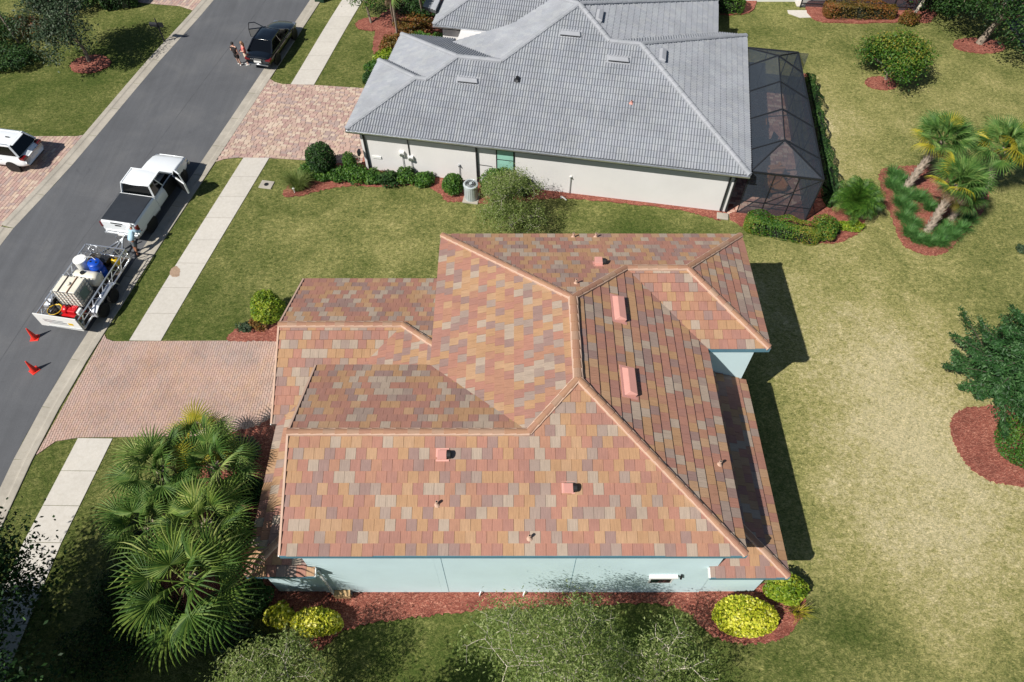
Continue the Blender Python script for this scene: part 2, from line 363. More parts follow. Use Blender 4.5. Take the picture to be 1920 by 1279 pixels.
def screen_mat():
    m, n, b, o = newmat('insect_screen')
    b.inputs['Base Color'].default_value = col(66, 76, 88, .62); b.inputs['Roughness'].default_value = 0.7
    t = nd(n, 'ShaderNodeBsdfTransparent'); mx = nd(n, 'ShaderNodeMixShader'); mx.inputs[0].default_value = 0.62
    n.links.new(t.outputs[0], mx.inputs[1]); n.links.new(b.outputs[0], mx.inputs[2]); n.links.new(mx.outputs[0], o.inputs[0])
    return m
M_SCRN = screen_mat()
G = lambda r, g, b, k=.62: col(r, g, b, k)
L_OAK = leafmat('oak_leaves', [(0, G(38, 58, 34)), (.5, G(62, 88, 54)), (1, G(106, 126, 92))], .2)
L_DARK = leafmat('dark_glossy_leaves', [(0, G(26, 50, 22)), (.5, G(48, 86, 34)), (1, G(92, 128, 62))], .2, .6, .25)
L_GREEN = leafmat('mid_green_leaves', [(0, G(44, 82, 24)), (.5, G(72, 120, 34)), (1, G(120, 160, 60))], .25)
L_LIME = leafmat('lime_leaves', [(0, G(84, 120, 24)), (.5, G(140, 170, 34)), (1, G(200, 206, 70))], .25)
L_YEL = leafmat('yellow_croton_leaves', [(0, G(130, 150, 26, .8)), (.4, G(196, 200, 44, .8)), (.8, G(232, 226, 84, .85)), (1, G(244, 240, 150, .85))], .25)
L_RUST = leafmat('rusty_leaves', [(0, G(78, 76, 28)), (.5, G(132, 108, 40)), (1, G(170, 100, 56))], .25)
L_AUT = leafmat('green_gold_leaves', [(0, G(44, 88, 24)), (.45, G(84, 132, 38)), (.8, G(134, 150, 50)), (1, G(176, 156, 64))], .25)
L_WISP = leafmat('grey_green_leaves', [(0, G(96, 124, 48)), (.5, G(148, 170, 84)), (1, G(200, 210, 140))], .42)
L_CED = leafmat('cedar_sprays', [(0, G(36, 74, 34)), (.5, G(60, 108, 50)), (1, G(116, 156, 96))], .25)
L_PALM = leafmat('fan_palm_blades', [(0, G(52, 90, 34)), (.5, G(98, 138, 58)), (.85, G(150, 176, 86)), (1, G(186, 196, 120))], .25, .6, .3, .45)
L_PALMD = leafmat('deep_palm_blades', [(0, G(44, 80, 30)), (.45, G(88, 126, 48)), (.8, G(146, 170, 74)), (1, G(196, 206, 120))], .25, .6, .3, .5)
L_PALMI = leafmat('island_palm_blades', [(0, G(50, 92, 36)), (.5, G(86, 132, 56)), (.85, G(132, 166, 84)), (1, G(172, 190, 110))], .25, .6, .3, .25)
L_PALMY = leafmat('yellow_palm_blades', [(0, G(130, 146, 40)), (.5, G(190, 184, 48)), (1, G(226, 204, 84))], .25)
L_PALMX = leafmat('dead_palm_blades', [(0, G(120, 90, 66)), (.5, G(170, 136, 104)), (1, G(206, 176, 146))], .2)
L_LIRI = leafmat('lily_turf_blades', [(0, G(56, 104, 44)), (.5, G(88, 146, 66)), (1, G(134, 180, 104))], .25)
def clip_rect(poly, x0, x1, y0, y1):
    def cut(P, ax, lim, keep_less):
        out = []
        for i in range(len(P)):
            a, b = P[i-1], P[i]
            ia = (a[ax] <= lim) if keep_less else (a[ax] >= lim); ib = (b[ax] <= lim) if keep_less else (b[ax] >= lim)
            if ia != ib:
                t = (lim-a[ax])/(b[ax]-a[ax]); q = [a[0]+(b[0]-a[0])*t, a[1]+(b[1]-a[1])*t]; q[ax] = lim; out.append(tuple(q))
            if ib: out.append(b)
        return out
    for ax, lim, k in ((0, x0, False), (0, x1, True), (1, y0, False), (1, y1, True)):
        if not poly: return []
        poly = cut(poly, ax, lim, k)
    if len(poly) < 3: return []
    a = sum(poly[i-1][0]*poly[i][1]-poly[i][0]*poly[i-1][1] for i in range(len(poly)))/2
    return poly if abs(a) > .0004 else []
# ------------------------------------------------------------------ the ground
def sheet(name, pts, z, mat, kind='structure', label=None, parent=None, th=0.0):
    mb = MB()
    mb.slab([(p[0], p[1]) for p in pts], lambda x, y: z - max(th, .03), lambda x, y: z)
    o = mb.build(name, mat, parent); 
    if kind: o['kind'] = kind
    if label: o['label'] = label
    return o
def spline(pts, n=8, closed=True):
    P = [Vector((p[0], p[1], 0)) for p in pts]; out = []; N = len(P)
    rng = range(N) if closed else range(N-1)
    for i in rng:
        if closed: p0, p1, p2, p3 = P[i-1], P[i], P[(i+1) % N], P[(i+2) % N]
        else: p0, p1, p2, p3 = P[max(i-1, 0)], P[i], P[i+1], P[min(i+2, N-1)]
        for k in range(n):
            t = k / n
            out.append(0.5*((2*p1) + (p2-p0)*t + (2*p0-5*p1+4*p2-p3)*t*t + (3*p1-p0-3*p2+p3)*t**3))
    if not closed: out.append(P[-1])
    return out
mb = MB(); mb.add([(-260, -160, 0), (260, -160, 0), (260, 340, 0), (-260, 340, 0)], [(0, 1, 2, 3)])
lawn = mb.build('lawn', M_LAWN, kind='structure')

# road edges (centre of the gutter joints), from a gently bending street
def ext(p, q, d):
    v = (Vector(q) - Vector(p)).normalized(); return tuple(Vector(q) + v*d)
E_IN = [(-21.3, -30), (-20.95, 0), (-20.83, 11.86), (-20.52, 16.08), (-20.03, 19.3), (-18.9, 25.5), (-17.72, 31.4), (-16.15, 39.31), (-14.3, 48.84), (-8.5, 78), (1, 120)]
W_IN = [(-28.2, -30), (-27.9, 0), (-27.4, 14), (-26.42, 25.25), (-25.0, 31.0), (-22.75, 41.9), (-21.12, 48.84), (-15.3, 78), (-6, 122)]
def smooth(pts, n=10): return [(p.x, p.y) for p in spline(pts, n, False)]
EI, WI = smooth(E_IN), smooth(W_IN)
def offset(pts, d):
    out = []
    for i, p in enumerate(pts):
        a = pts[max(i-1, 0)]; b = pts[min(i+1, len(pts)-1)]
        t = Vector((b[0]-a[0], b[1]-a[1])).normalized(); out.append((p[0] + t.y*d, p[1] - t.x*d))
    return out
def strip(L, R, z, z2=None):
    mb = MB(); n = len(L); z2 = z if z2 is None else z2
    vs = [(a[0], a[1], z) for a in L] + [(b[0], b[1], z2) for b in R]
    mb.add(vs, [(i, n+i, n+i+1, i+1) for i in range(n-1)]); return mb
def resample(pts, m):
    P = [Vector((p[0], p[1], 0)) for p in pts]; L = [0]
    for i in range(1, len(P)): L.append(L[-1] + (P[i]-P[i-1]).length)
    out = []
    for k in range(m+1):
        s = L[-1]*k/m; i = max(j for j in range(len(L)) if L[j] <= s + 1e-9); i = min(i, len(P)-2)
        t = (s - L[i]) / (L[i+1]-L[i]); q = P[i].lerp(P[i+1], t); out.append((q.x, q.y))
    return out
RE = resample(EI, 90); RW = resample(WI, 90)
strip(RW, RE, 0.008).build('road', M_ASPH, kind='structure')
seam = [((a[0]*.46+b[0]*.54), (a[1]*.46+b[1]*.54)) for a, b in zip(RW, RE)]
strip([(x-.02, y) for x, y in seam], [(x+.02, y) for x, y in seam], .0105).build('road_seam', simple('sealed_joint', col(95, 97, 101, .62), .9, var=.3, vs=1.0), kind='structure')
# kerbs: gutter pan in poured lengths with a rolled lip
def kerb(line, side, name, w):
    root = empty(name, (0, 0, 0), kind='structure')
    pts = resample(line, 60)
    for i in range(60):
        a, b = Vector((*pts[i], 0)), Vector((*pts[i+1], 0))
        if not (-2 < (a.y+b.y)/2 < 62): continue
        t = (b-a).normalized(); nrm = Vector((t.y, -t.x, 0))*side; a = a + t*.012; b = b - t*.012
        sec = [(0, .012), (w*.5, .006), (w*.58, .014), (w*.66, .040), (w*.94, .050), (w, .046), (w, -.05), (0, -.05)]
        mb = MB(); vs = [tuple(a + nrm*x + Vector((0, 0, z))) for x, z in sec] + [tuple(b + nrm*x + Vector((0, 0, z))) for x, z in sec]
        k = len(sec); fs = [(j, (j+1) % k, k+(j+1) % k, k+j) for j in range(k)] + [tuple(range(k-1, -1, -1)), tuple(range(k, 2*k))]
        if side > 0: fs = [tuple(reversed(f)) for f in fs]
        mb.add(vs, fs); mb.build('kerb_length', M_KERB, root)
kerb(EI, 1, 'east_kerb', .80); kerb(WI, -1, 'west_kerb', .78)

# the concrete pavement, slab by slab
swl = [(-19.6, -6), (-18.97, 9.22), (-18.81, 10.83), (-18.44, 14.11), (-17.86, 19.17), (-15.55, 30.95), (-15.33, 32.03), (-13.89, 38.92), (-12.02, 48.84), (-7.5, 70)]
swl = smooth(swl, 6)
walk = empty('sidewalk', (0, 0, 0), kind='structure')
def slabs(y0, y1, n):
    L = [p for p in swl if True]
    def xat(y):
        for a, b in zip(L[:-1], L[1:]):
            if a[1] <= y <= b[1]: return a[0] + (b[0]-a[0])*(y-a[1])/(b[1]-a[1]), math.atan2(b[0]-a[0], b[1]-a[1])
        return L[-1][0], 0
    for i in range(n):
        ya, yb = y0+(y1-y0)*i/n+.012, y0+(y1-y0)*(i+1)/n-.012
        xa, h = xat(ya); xb, _ = xat(yb)
        mb = MB(); mb.slab([(xa, ya), (xa+1.47, ya-.02), (xb+1.47, yb-.02), (xb, yb)], lambda x, y: -.06, lambda x, y: .03)
        mb.build('sidewalk_slab', M_WALK, walk)
slabs(-4, 14.12, 12); slabs(19.2, 32.03, 8); slabs(38.92, 56, 11)

# paver driveways: every paver a small raised block, all of one drive joined (too small to pick apart)
def in_poly(x, y, P):
    c = False; n = len(P)
    for i in range(n):
        x1, y1 = P[i]; x2, y2 = P[(i+1) % n]
        if (y1 > y) != (y2 > y) and x < (x2-x1)*(y-y1)/(y2-y1)+x1: c = not c
    return c
def pavers(name, poly, L, Wd, ang, mat, base, sizes=None):
    root = empty(name, (0, 0, 0), kind='structure')
    sheet('sand_bed', poly, .018, M_JOINT, None, parent=root)
    ca, sa = math.cos(ang), math.sin(ang); loc = [(x*ca+y*sa, -x*sa+y*ca) for x, y in poly]
    x0 = min(p[0] for p in loc); x1 = max(p[0] for p in loc); y0 = min(p[1] for p in loc); y1 = max(p[1] for p in loc)
    V = []; F = []; T = []; UV = []; g = .006; r = 0; y = y0
    while y < y1:
        h = Wd; x = x0 + (L/2 if r % 2 else 0) - random.random()*.02
        while x < x1:
            w = L if sizes is None else random.choice(sizes)
            pc = clip_rect(loc, x+g, x+w-g, y+g, y+h-g)
            if pc:
                z = .036 + random.uniform(-.002, .002); sx, sy = random.uniform(-.012, .012), random.uniform(-.012, .012); b = len(V); m_ = len(pc)
                mxp, myp = sum(q[0] for q in pc)/m_, sum(q[1] for q in pc)/m_
                for px, py in pc: V.append((px*ca-py*sa, px*sa+py*ca, .01))
                for px, py in pc:
                    px, py = mxp+(px-mxp)*.95, myp+(py-myp)*.95; V.append((px*ca-py*sa, px*sa+py*ca, z+sx*(px-mxp)+sy*(py-myp)))
                ar = sum(pc[j][0]*pc[(j+1) % m_][1]-pc[(j+1) % m_][0]*pc[j][1] for j in range(m_)); od = list(range(m_)) if ar > 0 else list(reversed(range(m_)))
                ti = random.random()
                F.append(tuple(b+m_+k for k in od)); T.append(ti)
                for j in range(m_): F.append((b+od[j], b+od[(j+1) % m_], b+m_+od[(j+1) % m_], b+m_+od[j])); T.append(ti)
            x += w
        y += h; r += 1
    me = bpy.data.meshes.new(name); me.from_pydata(V, [], F); me.materials.append(mat)
    a = me.attributes.new('tint', 'FLOAT', 'FACE'); a.data.foreach_set('value', T)
    uvl = me.uv_layers.new(name='uv')
    li = np.zeros(len(me.loops), dtype=np.int32); me.loops.foreach_get('vertex_index', li)
    co = np.array(V)[li][:, :2]; uvl.data.foreach_set('uv', co.ravel()); me.update()
    o = link('pavers', me, root); o['kind'] = 'stuff'; return root
drvA = [(-19.12, 19.55), (-18.95, 19.3), (-18.6, 19.16), (-17.9, 19.16), (-8.9, 19.22), (-8.9, 12.6), (-13.4, 14.2), (-18.4, 14.14), (-19.33, 13.96), (-19.92, 13.3), (-19.8, 14.3), (-19.5, 16.8)]
pavers('paver_driveway', drvA, .215, .108, rad(90), M_PAVE, .03)
drvB = [(-15.3, 39.5), (-14.9, 39.15), (-14.4, 38.95), (-12.54, 38.87), (-9.0, 38.5), (-8.1, 34.0), (-8.6, 31.2), (-11.68, 31.8), (-13.95, 32.0), (-15.7, 32.03), (-16.4, 31.9), (-16.95, 31.6), (-16.5, 33.6)]
pavers('neighbour_driveway', drvB, .3, .2, rad(-10), M_PAVE2, .03, (.2, .3, .3, .4))
drvC = [(-25.45, 32.5), (-25.62, 31.9), (-30, 33.1), (-44, 36), (-46, 27), (-40, 24), (-27.4, 24.2), (-27.1, 25.2), (-26.4, 28.6)]
drvC = [(-25.0, 34.1), (-25.5, 33.9), (-28.5, 33.9), (-44, 37.5), (-48, 26), (-46, 16), (-28.5, 17.5), (-27.6, 22), (-27.15, 25.5), (-25.9, 30.8)]
pavers('opposite_driveway', drvC, .3, .2, rad(78), M_PAVE2, .03, (.2, .3, .3, .4))
drvD = [(-22.2, 47.4), (-23.3, 48.0), (-26.0, 48.4), (-33, 50.5), (-33, 60), (-19.6, 58), (-21.9, 48.2)]
pavers('far_driveway', drvD, .3, .2, rad(78), M_PAVE2, .03, (.2, .3, .3, .4))

# mulch beds
BEDN = [0]
def bed(name, px, label, z=.02, ground=False):
    BEDN[0] += 1; z = .012 + BEDN[0]*.0035
    pts = [(p[0], p[1]) for p in (px if ground else [at(u, v) for u, v in px])]
    sp = [(p.x+random.uniform(-.06, .06), p.y+random.uniform(-.06, .06)) for p in spline(pts, 14)]
    c = Vector((sum(p[0] for p in sp)/len(sp), sum(p[1] for p in sp)/len(sp), 0))
    mb = MB(); n = len(sp)
    vs = [(x, y, -.01) for x, y in sp] + [(c.x+(x-c.x)*1, c.y+(y-c.y)*1, z+.02) for x, y in sp]
    mb.add(vs, [(i, (i+1) % n, n+(i+1) % n, n+i) for i in range(n)] + [tuple(range(n, 2*n))])
    o = mb.build(name, M_MULCH, kind='structure'); o['label'] = label; return o
bed('mulch_bed', [(532, 368), (560, 368), (600, 358), (650, 350), (720, 350), (790, 347), (822, 362), (840, 378), (880, 379), (930, 384), (1000, 376), (1050, 372), (1150, 380), (1260, 392), (1330, 408), (1352, 412), (1366, 380), (1150, 352), (900, 318), (690, 296), (600, 320), (545, 345)], 'red mulch bed along the off-white side wall')
bed('mulch_bed', [(560, 1104), (590, 1215), (640, 1185), (700, 1168), (760, 1160), (830, 1152), (900, 1145), (1000, 1139), (1130, 1134), (1240, 1133), (1290, 1150), (1322, 1182), (1365, 1203), (1410, 1207), (1462, 1200), (1492, 1175), (1508, 1140), (1500, 1098), (1470, 1090), (1400, 1098), (1100, 1100), (800, 1100)], 'red mulch bed along the pale blue wall')
bed('mulch_bed', [(1372, 400), (1395, 428), (1450, 440), (1500, 449), (1560, 457), (1600, 443), (1620, 424), (1610, 395), (1560, 385), (1556, 330), (1520, 155), (1500, 160), (1520, 300), (1500, 380)], 'red mulch bed round the screened patio hedge')
bed('mulch_bed', [(1648, 330), (1655, 370), (1672, 410), (1688, 452), (1710, 470), (1745, 480), (1775, 472), (1795, 452), (1822, 425), (1850, 380), (1850, 330), (1790, 310), (1700, 312), (1660, 316)], 'red mulch island under the fan palms')
bed('mulch_bed', [(1782, 795), (1802, 768), (1842, 763), (1900, 760), (1990, 780), (2040, 860), (1990, 930), (1920, 914), (1860, 903), (1815, 874), (1789, 832)], 'curved red mulch bed under the cedar at the right edge')
bed('mulch_bed', [(428, 640), (445, 616), (475, 600), (520, 596), (560, 600), (560, 642), (500, 640)], 'red mulch patch beside the garage wall')
bed('mulch_bed', [(480, 800), (560, 790), (560, 1120), (430, 1120), (300, 1200), (230, 1100), (330, 930), (400, 830)], 'shaded red mulch bed under the fan palms by the porch')
for (u, v, rx, ry, lb) in ((1652, 157, 1.0, .7, 'red mulch ring under the gold-tipped tree'), (1835, 86, 1.7, .9, 'brown mulch ring under the big oak'), (697, 46, 1.1, .8, 'red mulch ring by the far pavement'), (170, 121, 1.25, 1.0, 'red mulch ring under the tree across the street')):
    c = at(u, v); bed('mulch_ring', [(c.x+rx*math.cos(a), c.y+ry*math.sin(a)) for a in [k*PI/4 for k in range(8)]], lb, ground=True)
bed('mulch_bed', [(725, 20), (705, 60), (700, 100), (720, 150), (790, 150), (850, 90), (830, -20)], 'red mulch bed beyond the neighbouring front walk')
bed('mulch_bed', [(1300, 22), (1400, 26), (1410, -10), (1300, -10)], 'red mulch bed by the far white wall')
bed('mulch_bed', [(1528, 38), (1600, 44), (1700, 42), (1745, 40), (1740, 0), (1528, 0)], 'red mulch bed by the far pool cage')

_q = [at(u, v) for u, v in ((322, 504), (332, 500), (338, 508), (336, 518), (324, 520), (318, 513))]
_s = MB(); _p = spline([(q.x, q.y) for q in _q], 5); _s.add([(p.x+random.uniform(-.03, .03), p.y+random.uniform(-.03, .03), .034) for p in _p], [tuple(range(len(_p)))])
tag(_s.build('soil_spill', simple('tan_soil', col(186, 158, 132, .62), .95, var=.2, vs=8)), 'tan soil stain spilled on the edge of the pavement slab', 'stain', kind='stuff')
# ------------------------------------------------------------------ roof tiles laid course by course
RP = 5/12.0                                   # roof pitch 5 in 12
CW, EXP = .337, .370
CWS = .29                          # cover width and exposure of one tile
def prof_flat(s): return 0.0
def prof_s(s):                                 # s in 0..1 across a tile: pan then barrel
    u = (s % .5)*2 if s < 1 else 0.0
    return .058*max(0.0, math.sin(PI*min(1, max(0, (u-.08)/.84))))**.7
STR_S = [0, .10, .22, .33, .45, .50, .60, .72, .83, .95, 1.0]
class Roof:
    """plan polygon + fall direction -> underlay slab, tiles; the nearest whole tiles become single objects"""
    def __init__(s, house, kind, mats, edge_drop=.16):
        s.house = house; s.kind = kind; s.mat, s.capm, s.deckm = mats; s.full = []; s.rest = MB(); s.planes = []
        s.roof = empty('roof'); s.roof.parent = house; s.caps = 0; s.cw = CW if kind == 'flat' else CWS; s.drop = edge_drop; s.palette = None
    def plane(s, poly, z0, ax, sgn, e0, stag=0.0, deck=True, cat_p=None):
        """height = z0 + RP*(sgn*(coord[ax]-e0));  ax 0:x 1:y"""
        hf = lambda x, y: z0 + RP*sgn*((x if ax == 0 else y) - e0)
        if deck:
            MB().slab(poly, lambda x, y: hf(x, y)-s.drop, hf).build('roof_deck', s.deckm, s.roof)
        c = 1/math.sqrt(1+RP*RP)
        T = Vector((sgn*c, 0, RP*c)) if ax == 0 else Vector((0, sgn*c, RP*c))
        Sd = T.cross(Vector((0, 0, 1))).normalized(); N = Sd.cross(T).normalized()
        O = Vector((e0, 0, z0)) if ax == 0 else Vector((0, e0, z0))
        loc = []
        for x, y in poly:
            d = Vector((x, y, hf(x, y))) - O; loc.append((d.dot(Sd), d.dot(T)))
        lo = min(p[0] for p in loc); hi = max(p[0] for p in loc); t1 = max(p[1] for p in loc)
        # overhang of the first course past the eave
        rows = int(t1/EXP)+1
        th0, th1 = (.062, .022) if s.kind == 'flat' else (.045, .008)
        strips = [0, 1] if s.kind == 'flat' else STR_S
        pf = prof_flat if s.kind == 'flat' else prof_s
        nst = len(strips)-1
        for r in range(rows):
            ta = r*EXP - (.03 if r == 0 else 0); tb = (r+1)*EXP + .012
            off = (.5*s.cw if (r % 2 and s.kind == 'flat') else 0) + stag
            k0 = int((lo-off)/s.cw)-1; k1 = int((hi-off)/s.cw)+1
            for k in range(k0, k1+1):
                sa = off+k*s.cw; sb = sa+s.cw
                ti = random.random()
                pc = clip_rect(loc, sa, sb, r*EXP, (r+1)*EXP)
                if not pc: continue
                area = abs(sum(pc[i-1][0]*pc[i][1]-pc[i][0]*pc[i-1][1] for i in range(len(pc)))/2)
                if area > .985*s.cw*EXP:
                    M = Matrix((( Sd.x, T.x, N.x, 0), (Sd.y, T.y, N.y, 0), (Sd.z, T.z, N.z, 0), (0, 0, 0, 1)))
                    p = O + Sd*sa + T*(r*EXP) + N*random.uniform(0, .004); M.translation = p
                    s.full.append((p, M, ti, r == 0)); continue
                s.emit(s.rest, loc, sa, sb, ta if r == 0 else r*EXP, tb, r*EXP, O, Sd, T, N, ti, th0, th1, strips, pf)
        return s
    def emit(s, mb, loc, sa, sb, ta, tb, tr, O, Sd, T, N, ti, th0, th1, strips, pf):
        g = .004 if s.kind == 'flat' else 0.0; ruv = random.random()*50
        for i in range(len(strips)-1):
            a = sa+(sb-sa)*strips[i]; b = sa+(sb-sa)*strips[i+1]
            if i == 0: a += g
            if i == len(strips)-2: b -= g
            pc = clip_rect(loc, a, b, ta, tb) if loc else [(a, ta), (b, ta), (b, tb), (a, tb)]
            if not pc: continue
            hh = lambda q: th0-(th0-th1)*(q[1]-tr)/EXP + pf((q[0]-sa)/(sb-sa))
            top = [O+Sd*q[0]+T*q[1]+N*hh(q) for q in pc]; bot = [O+Sd*q[0]+T*q[1]+N*(.004) for q in pc]
            n = len(pc); uv = [(q[0]+ruv, q[1]+ruv*.3) for q in pc]
            ar = sum(pc[j][0]*pc[(j+1) % n][1]-pc[(j+1) % n][0]*pc[j][1] for j in range(n))
            order = list(range(n)) if ar > 0 else list(reversed(range(n)))
            fs = [tuple(order)]
            for j in range(n):
                p, q = order[j], order[(j+1) % n]
                P, Q = pc[p], pc[q]
                front = abs(P[1]-Q[1]) < 1e-6 and P[1] < tb-.05
                side = s.kind == 'flat' or (i == 0 and abs(P[0]-Q[0]) < 1e-6 and abs(P[0]-a) < 1e-6)
                if front or side: fs.append((n+p, n+q, q, p))
            mb.add([tuple(x) for x in top]+[tuple(x) for x in bot], fs, 0, max(ti, .0001), uv+uv)
    def finish(s, cam_local, n_single=290, name='roof_tile'):
        s.full.sort(key=lambda q: (q[0]-cam_local).length)
        th0, th1 = (.062, .022) if s.kind == 'flat' else (.045, .008)
        strips = [0, 1] if s.kind == 'flat' else STR_S
        pf = prof_flat if s.kind == 'flat' else prof_s
        kinds = []
        for i in range(24):
            mb = MB(); s.emit(mb, None, 0, s.cw, 0, EXP+.012, 0, Vector((0, 0, 0)), Vector((1, 0, 0)), Vector((0, 1, 0)), Vector((0, 0, 1)), (i+.5)/24, th0, th1, strips, pf)
            kinds.append(mb.mesh('roof_tile', s.mat))
        for i, (p, M, ti, first) in enumerate(s.full):
            if i < n_single:
                M2 = M @ Matrix.Rotation(random.uniform(-.006, .006), 4, 'Z')
                link(name, kinds[min(23, int(ti*24))], s.roof, M2)
            else:
                Sd, T, N = M.col[0].to_3d(), M.col[1].to_3d(), M.col[2].to_3d()
                s.emit(s.rest, None, random.uniform(-.002, .002), s.cw, -.02 if first else 0, EXP+.012, 0, p, Sd, T, N, ti, th0, th1, strips, pf)
        o = s.rest.build('roof_tiling', s.mat, s.roof); o['kind'] = 'stuff'
    def ridge(s, a, b, w=.235, L=.39, h=.10, lift=.045, mort=None, single=True):
        """barrel caps lapped along a ridge or hip from its low end a to b, bedded on a mortar strip"""
        a, b = Vector(a), Vector(b); d = (b-a); n = max(1, round(d.length/L)); L = d.length/n; d.normalize()
        x = d.cross(Vector((0, 0, 1))).normalized(); up = x.cross(d).normalized()
        if not hasattr(s, 'capmesh'):
            s.capmesh = []
            for i in range(10):
                mb = MB(); seg = 7; vs = []; uv = []
                for (yy, ww, hh, zz) in ((-.03, 1.0, 1.0, .022), (1.02, .86, .86, 0.0)):
                    for k in range(seg+1):
                        an = PI*k/seg; vs.append((math.cos(an)*ww*.5, yy, math.sin(an)**.8*hh+zz)); uv.append((k*.1, yy))
                vs += [(p[0]*.86, p[1], p[2]-.22) for p in vs[:seg+1]]; uv += uv[:seg+1]
                fs = [(k, seg+1+k, seg+2+k, k+1) for k in range(seg)] + [(2*(seg+1)+k, k, k+1, 2*(seg+1)+k+1) for k in range(seg)]
                fs = [tuple(reversed(f)) for f in fs]
                s.capmesh.append(mb.add(vs, fs, 0, (i+.5)/10, uv).mesh('ridge_cap', s.capm))
        for i in range(n):
            p = a + d*L*i + up*lift
            M = Matrix(((x.x*w, d.x*L, up.x*h, p.x), (x.y*w, d.y*L, up.y*h, p.y), (x.z*w, d.z*L, up.z*h, p.z), (0, 0, 0, 1)))
            M = M @ Matrix.Rotation(random.uniform(-.012, .012), 4, 'Y')
            link('ridge_cap', s.capmesh[random.randrange(10)], s.roof, M)
        mb = MB(); ww = w*.54; dn = .05
        pa, pb = a - d*.02, b + d*.02
        sec = [(-ww*1.02, -.05), (-ww, .052), (-ww*.78, .068), (ww*.78, .068), (ww, .052), (ww*1.02, -.05)]
        k = len(sec); m = max(2, int((pb-pa).length/.22)); vs = []
        for j in range(m+1):
            q = pa.lerp(pb, j/m); e = 1+random.uniform(-.05, .05)
            vs += [tuple(q + x*sx*e + up*(sz+lift*.6)) for sx, sz in sec]
        mb.add(vs, [(j*k+i, j*k+(i+1) % k, (j+1)*k+(i+1) % k, (j+1)*k+i) for j in range(m) for i in range(k)] + [tuple(reversed(range(k))), tuple(m*k+i for i in range(k))])
        mb.build('mortar_bed', mort or M_MORT, s.roof)

# ------------------------------------------------------------------ the pale blue house under the blended clay tiles
HA = empty('tiled_roof_house', (0, 0, 0), label='pale blue stucco house under a roof of blended orange, pink and grey flat tiles', cat='house')
ZM, ZL = 5.1, 2.9
def wallbox(x0, x1, y0, y1, z1, mat=M_BLUE, house=HA, z0=-.1):
    return MB().box(x0, x1, y0, y1, z0, z1).build('wall', mat, house)
wallbox(-2.6, 6.95, 7.69, 20.7, 5.02); wallbox(-6.9, -2.603, 7.69, 14.05, 5.02); wallbox(6.953, 9.16, 15.22, 20.66, 5.0)
wallbox(-8.95, -2.603, 14.06, 20.1, 2.82); wallbox(-8.95, -6.91, 13.5, 14.055, 2.82); wallbox(-8.66, -6.903, 7.72, 13.49, 2.82); wallbox(6.954, 8.98, 7.72, 15.2, 2.82)
def gable(x, ya, yb, z, ym, zp, mat, house, th=.15):
    MB().add([(x, ya, z), (x, yb, z), (x, ym, zp), (x+th, ya, z), (x+th, yb, z), (x+th, ym, zp)], [(0, 2, 1), (3, 4, 5), (0, 1, 4, 3), (1, 2, 5, 4), (2, 0, 3, 5)]).build('wall', mat, house)
gable(-6.898, 7.75, 14.03, 5.02, 10.89, 6.32, M_BLUE, HA); gable(-8.948, 13.55, 20.05, 2.82, 16.82, 4.2, M_BLUE, HA)
R = Roof(HA, 'flat', (M_TILE, M_CAP, M_DECK))
xm, ys, yn = 2.17, 12.51, 15.91
R.plane([(-7.25, 7.36), (7.32, 7.36), (2.17, 12.51), (.55, 10.89), (-7.25, 10.89)], ZM, 1, 1, 7.36, .05)
R.plane([(-7.25, 14.42), (-7.25, 10.89), (.55, 10.89), (-2.98, 14.42)], ZM, 1, -1, 14.42, .1)
R.plane([(-2.98, 14.42), (.55, 10.89), (2.17, 12.51), (2.17, 15.91), (-2.98, 21.06)], ZM, 0, 1, -2.98, .07)
R.plane([(-2.98, 21.06), (2.17, 15.91), (4.39, 18.13), (6.76, 18.13), (9.69, 21.06)], ZM, 1, -1, 21.06, .2)
R.plane([(7.32, 7.36), (7.32, 15.2), (4.39, 18.13), (2.17, 15.91), (2.17, 12.51)], ZM, 0, -1, 7.32, .13)
R.plane([(7.32, 15.2), (9.69, 15.2), (6.76, 18.13), (4.39, 18.13)], ZM, 1, 1, 15.2, .02)
R.plane([(9.69, 15.2), (9.69, 21.06), (6.76, 18.13)], ZM, 0, -1, 9.69, .1)
R.plane([(6.68, 7.36), (9.34, 7.36), (6.98, 9.72), (6.98, 7.69), (6.68, 7.69)], ZL, 1, 1, 7.36, .11)
R.plane([(9.34, 7.36), (9.34, 15.2), (6.98, 15.2), (6.98, 9.72)], ZL, 0, -1, 9.34, .16)
R.plane([(-9.25, 13.2), (-9.0, 13.2), (-7.15, 15.05), (-7.15, 14.06), (-7.11, 14.06), (-4.33, 16.83), (-9.25, 16.83)], ZL, 1, 1, 13.2, .0)
R.plane([(-7.10, 14.06), (-2.72, 14.06), (-2.72, 15.22), (-4.33, 16.83)], ZL, 0, 1, -4.33-1.51/RP, .05)
R.plane([(-9.25, 20.46), (-9.25, 16.83), (-4.33, 16.83), (-2.72, 15.22), (-2.72, 20.46)], ZL, 1, -1, 20.46, .09)
R.plane([(-9.0, 7.4), (-6.65, 7.4), (-6.65, 7.68), (-6.91, 7.68), (-6.91, 9.49)], ZL, 1, 1, 7.4, .14)
R.plane([(-9.0, 7.4), (-6.91, 9.49), (-6.91, 15.25), (-9.0, 13.2)], ZL, 0, 1, -9.0, .03)
zr = lambda d, z=ZM: z+RP*d
def RA(a, b, **k): R.ridge(a, b, **k)
RA((7.27, 7.41, zr(.03)), (xm, ys, zr(5.13))); RA((-2.93, 21.01, zr(.03)), (xm, yn, zr(5.13)))
RA((xm, ys, zr(5.15)), (xm, yn, zr(5.15)), w=.31)
RA((.55, 10.89, zr(3.53)), (xm, ys, zr(5.15)))
RA((-7.25, 10.89, zr(3.53)), (.55, 10.89, zr(3.53)))
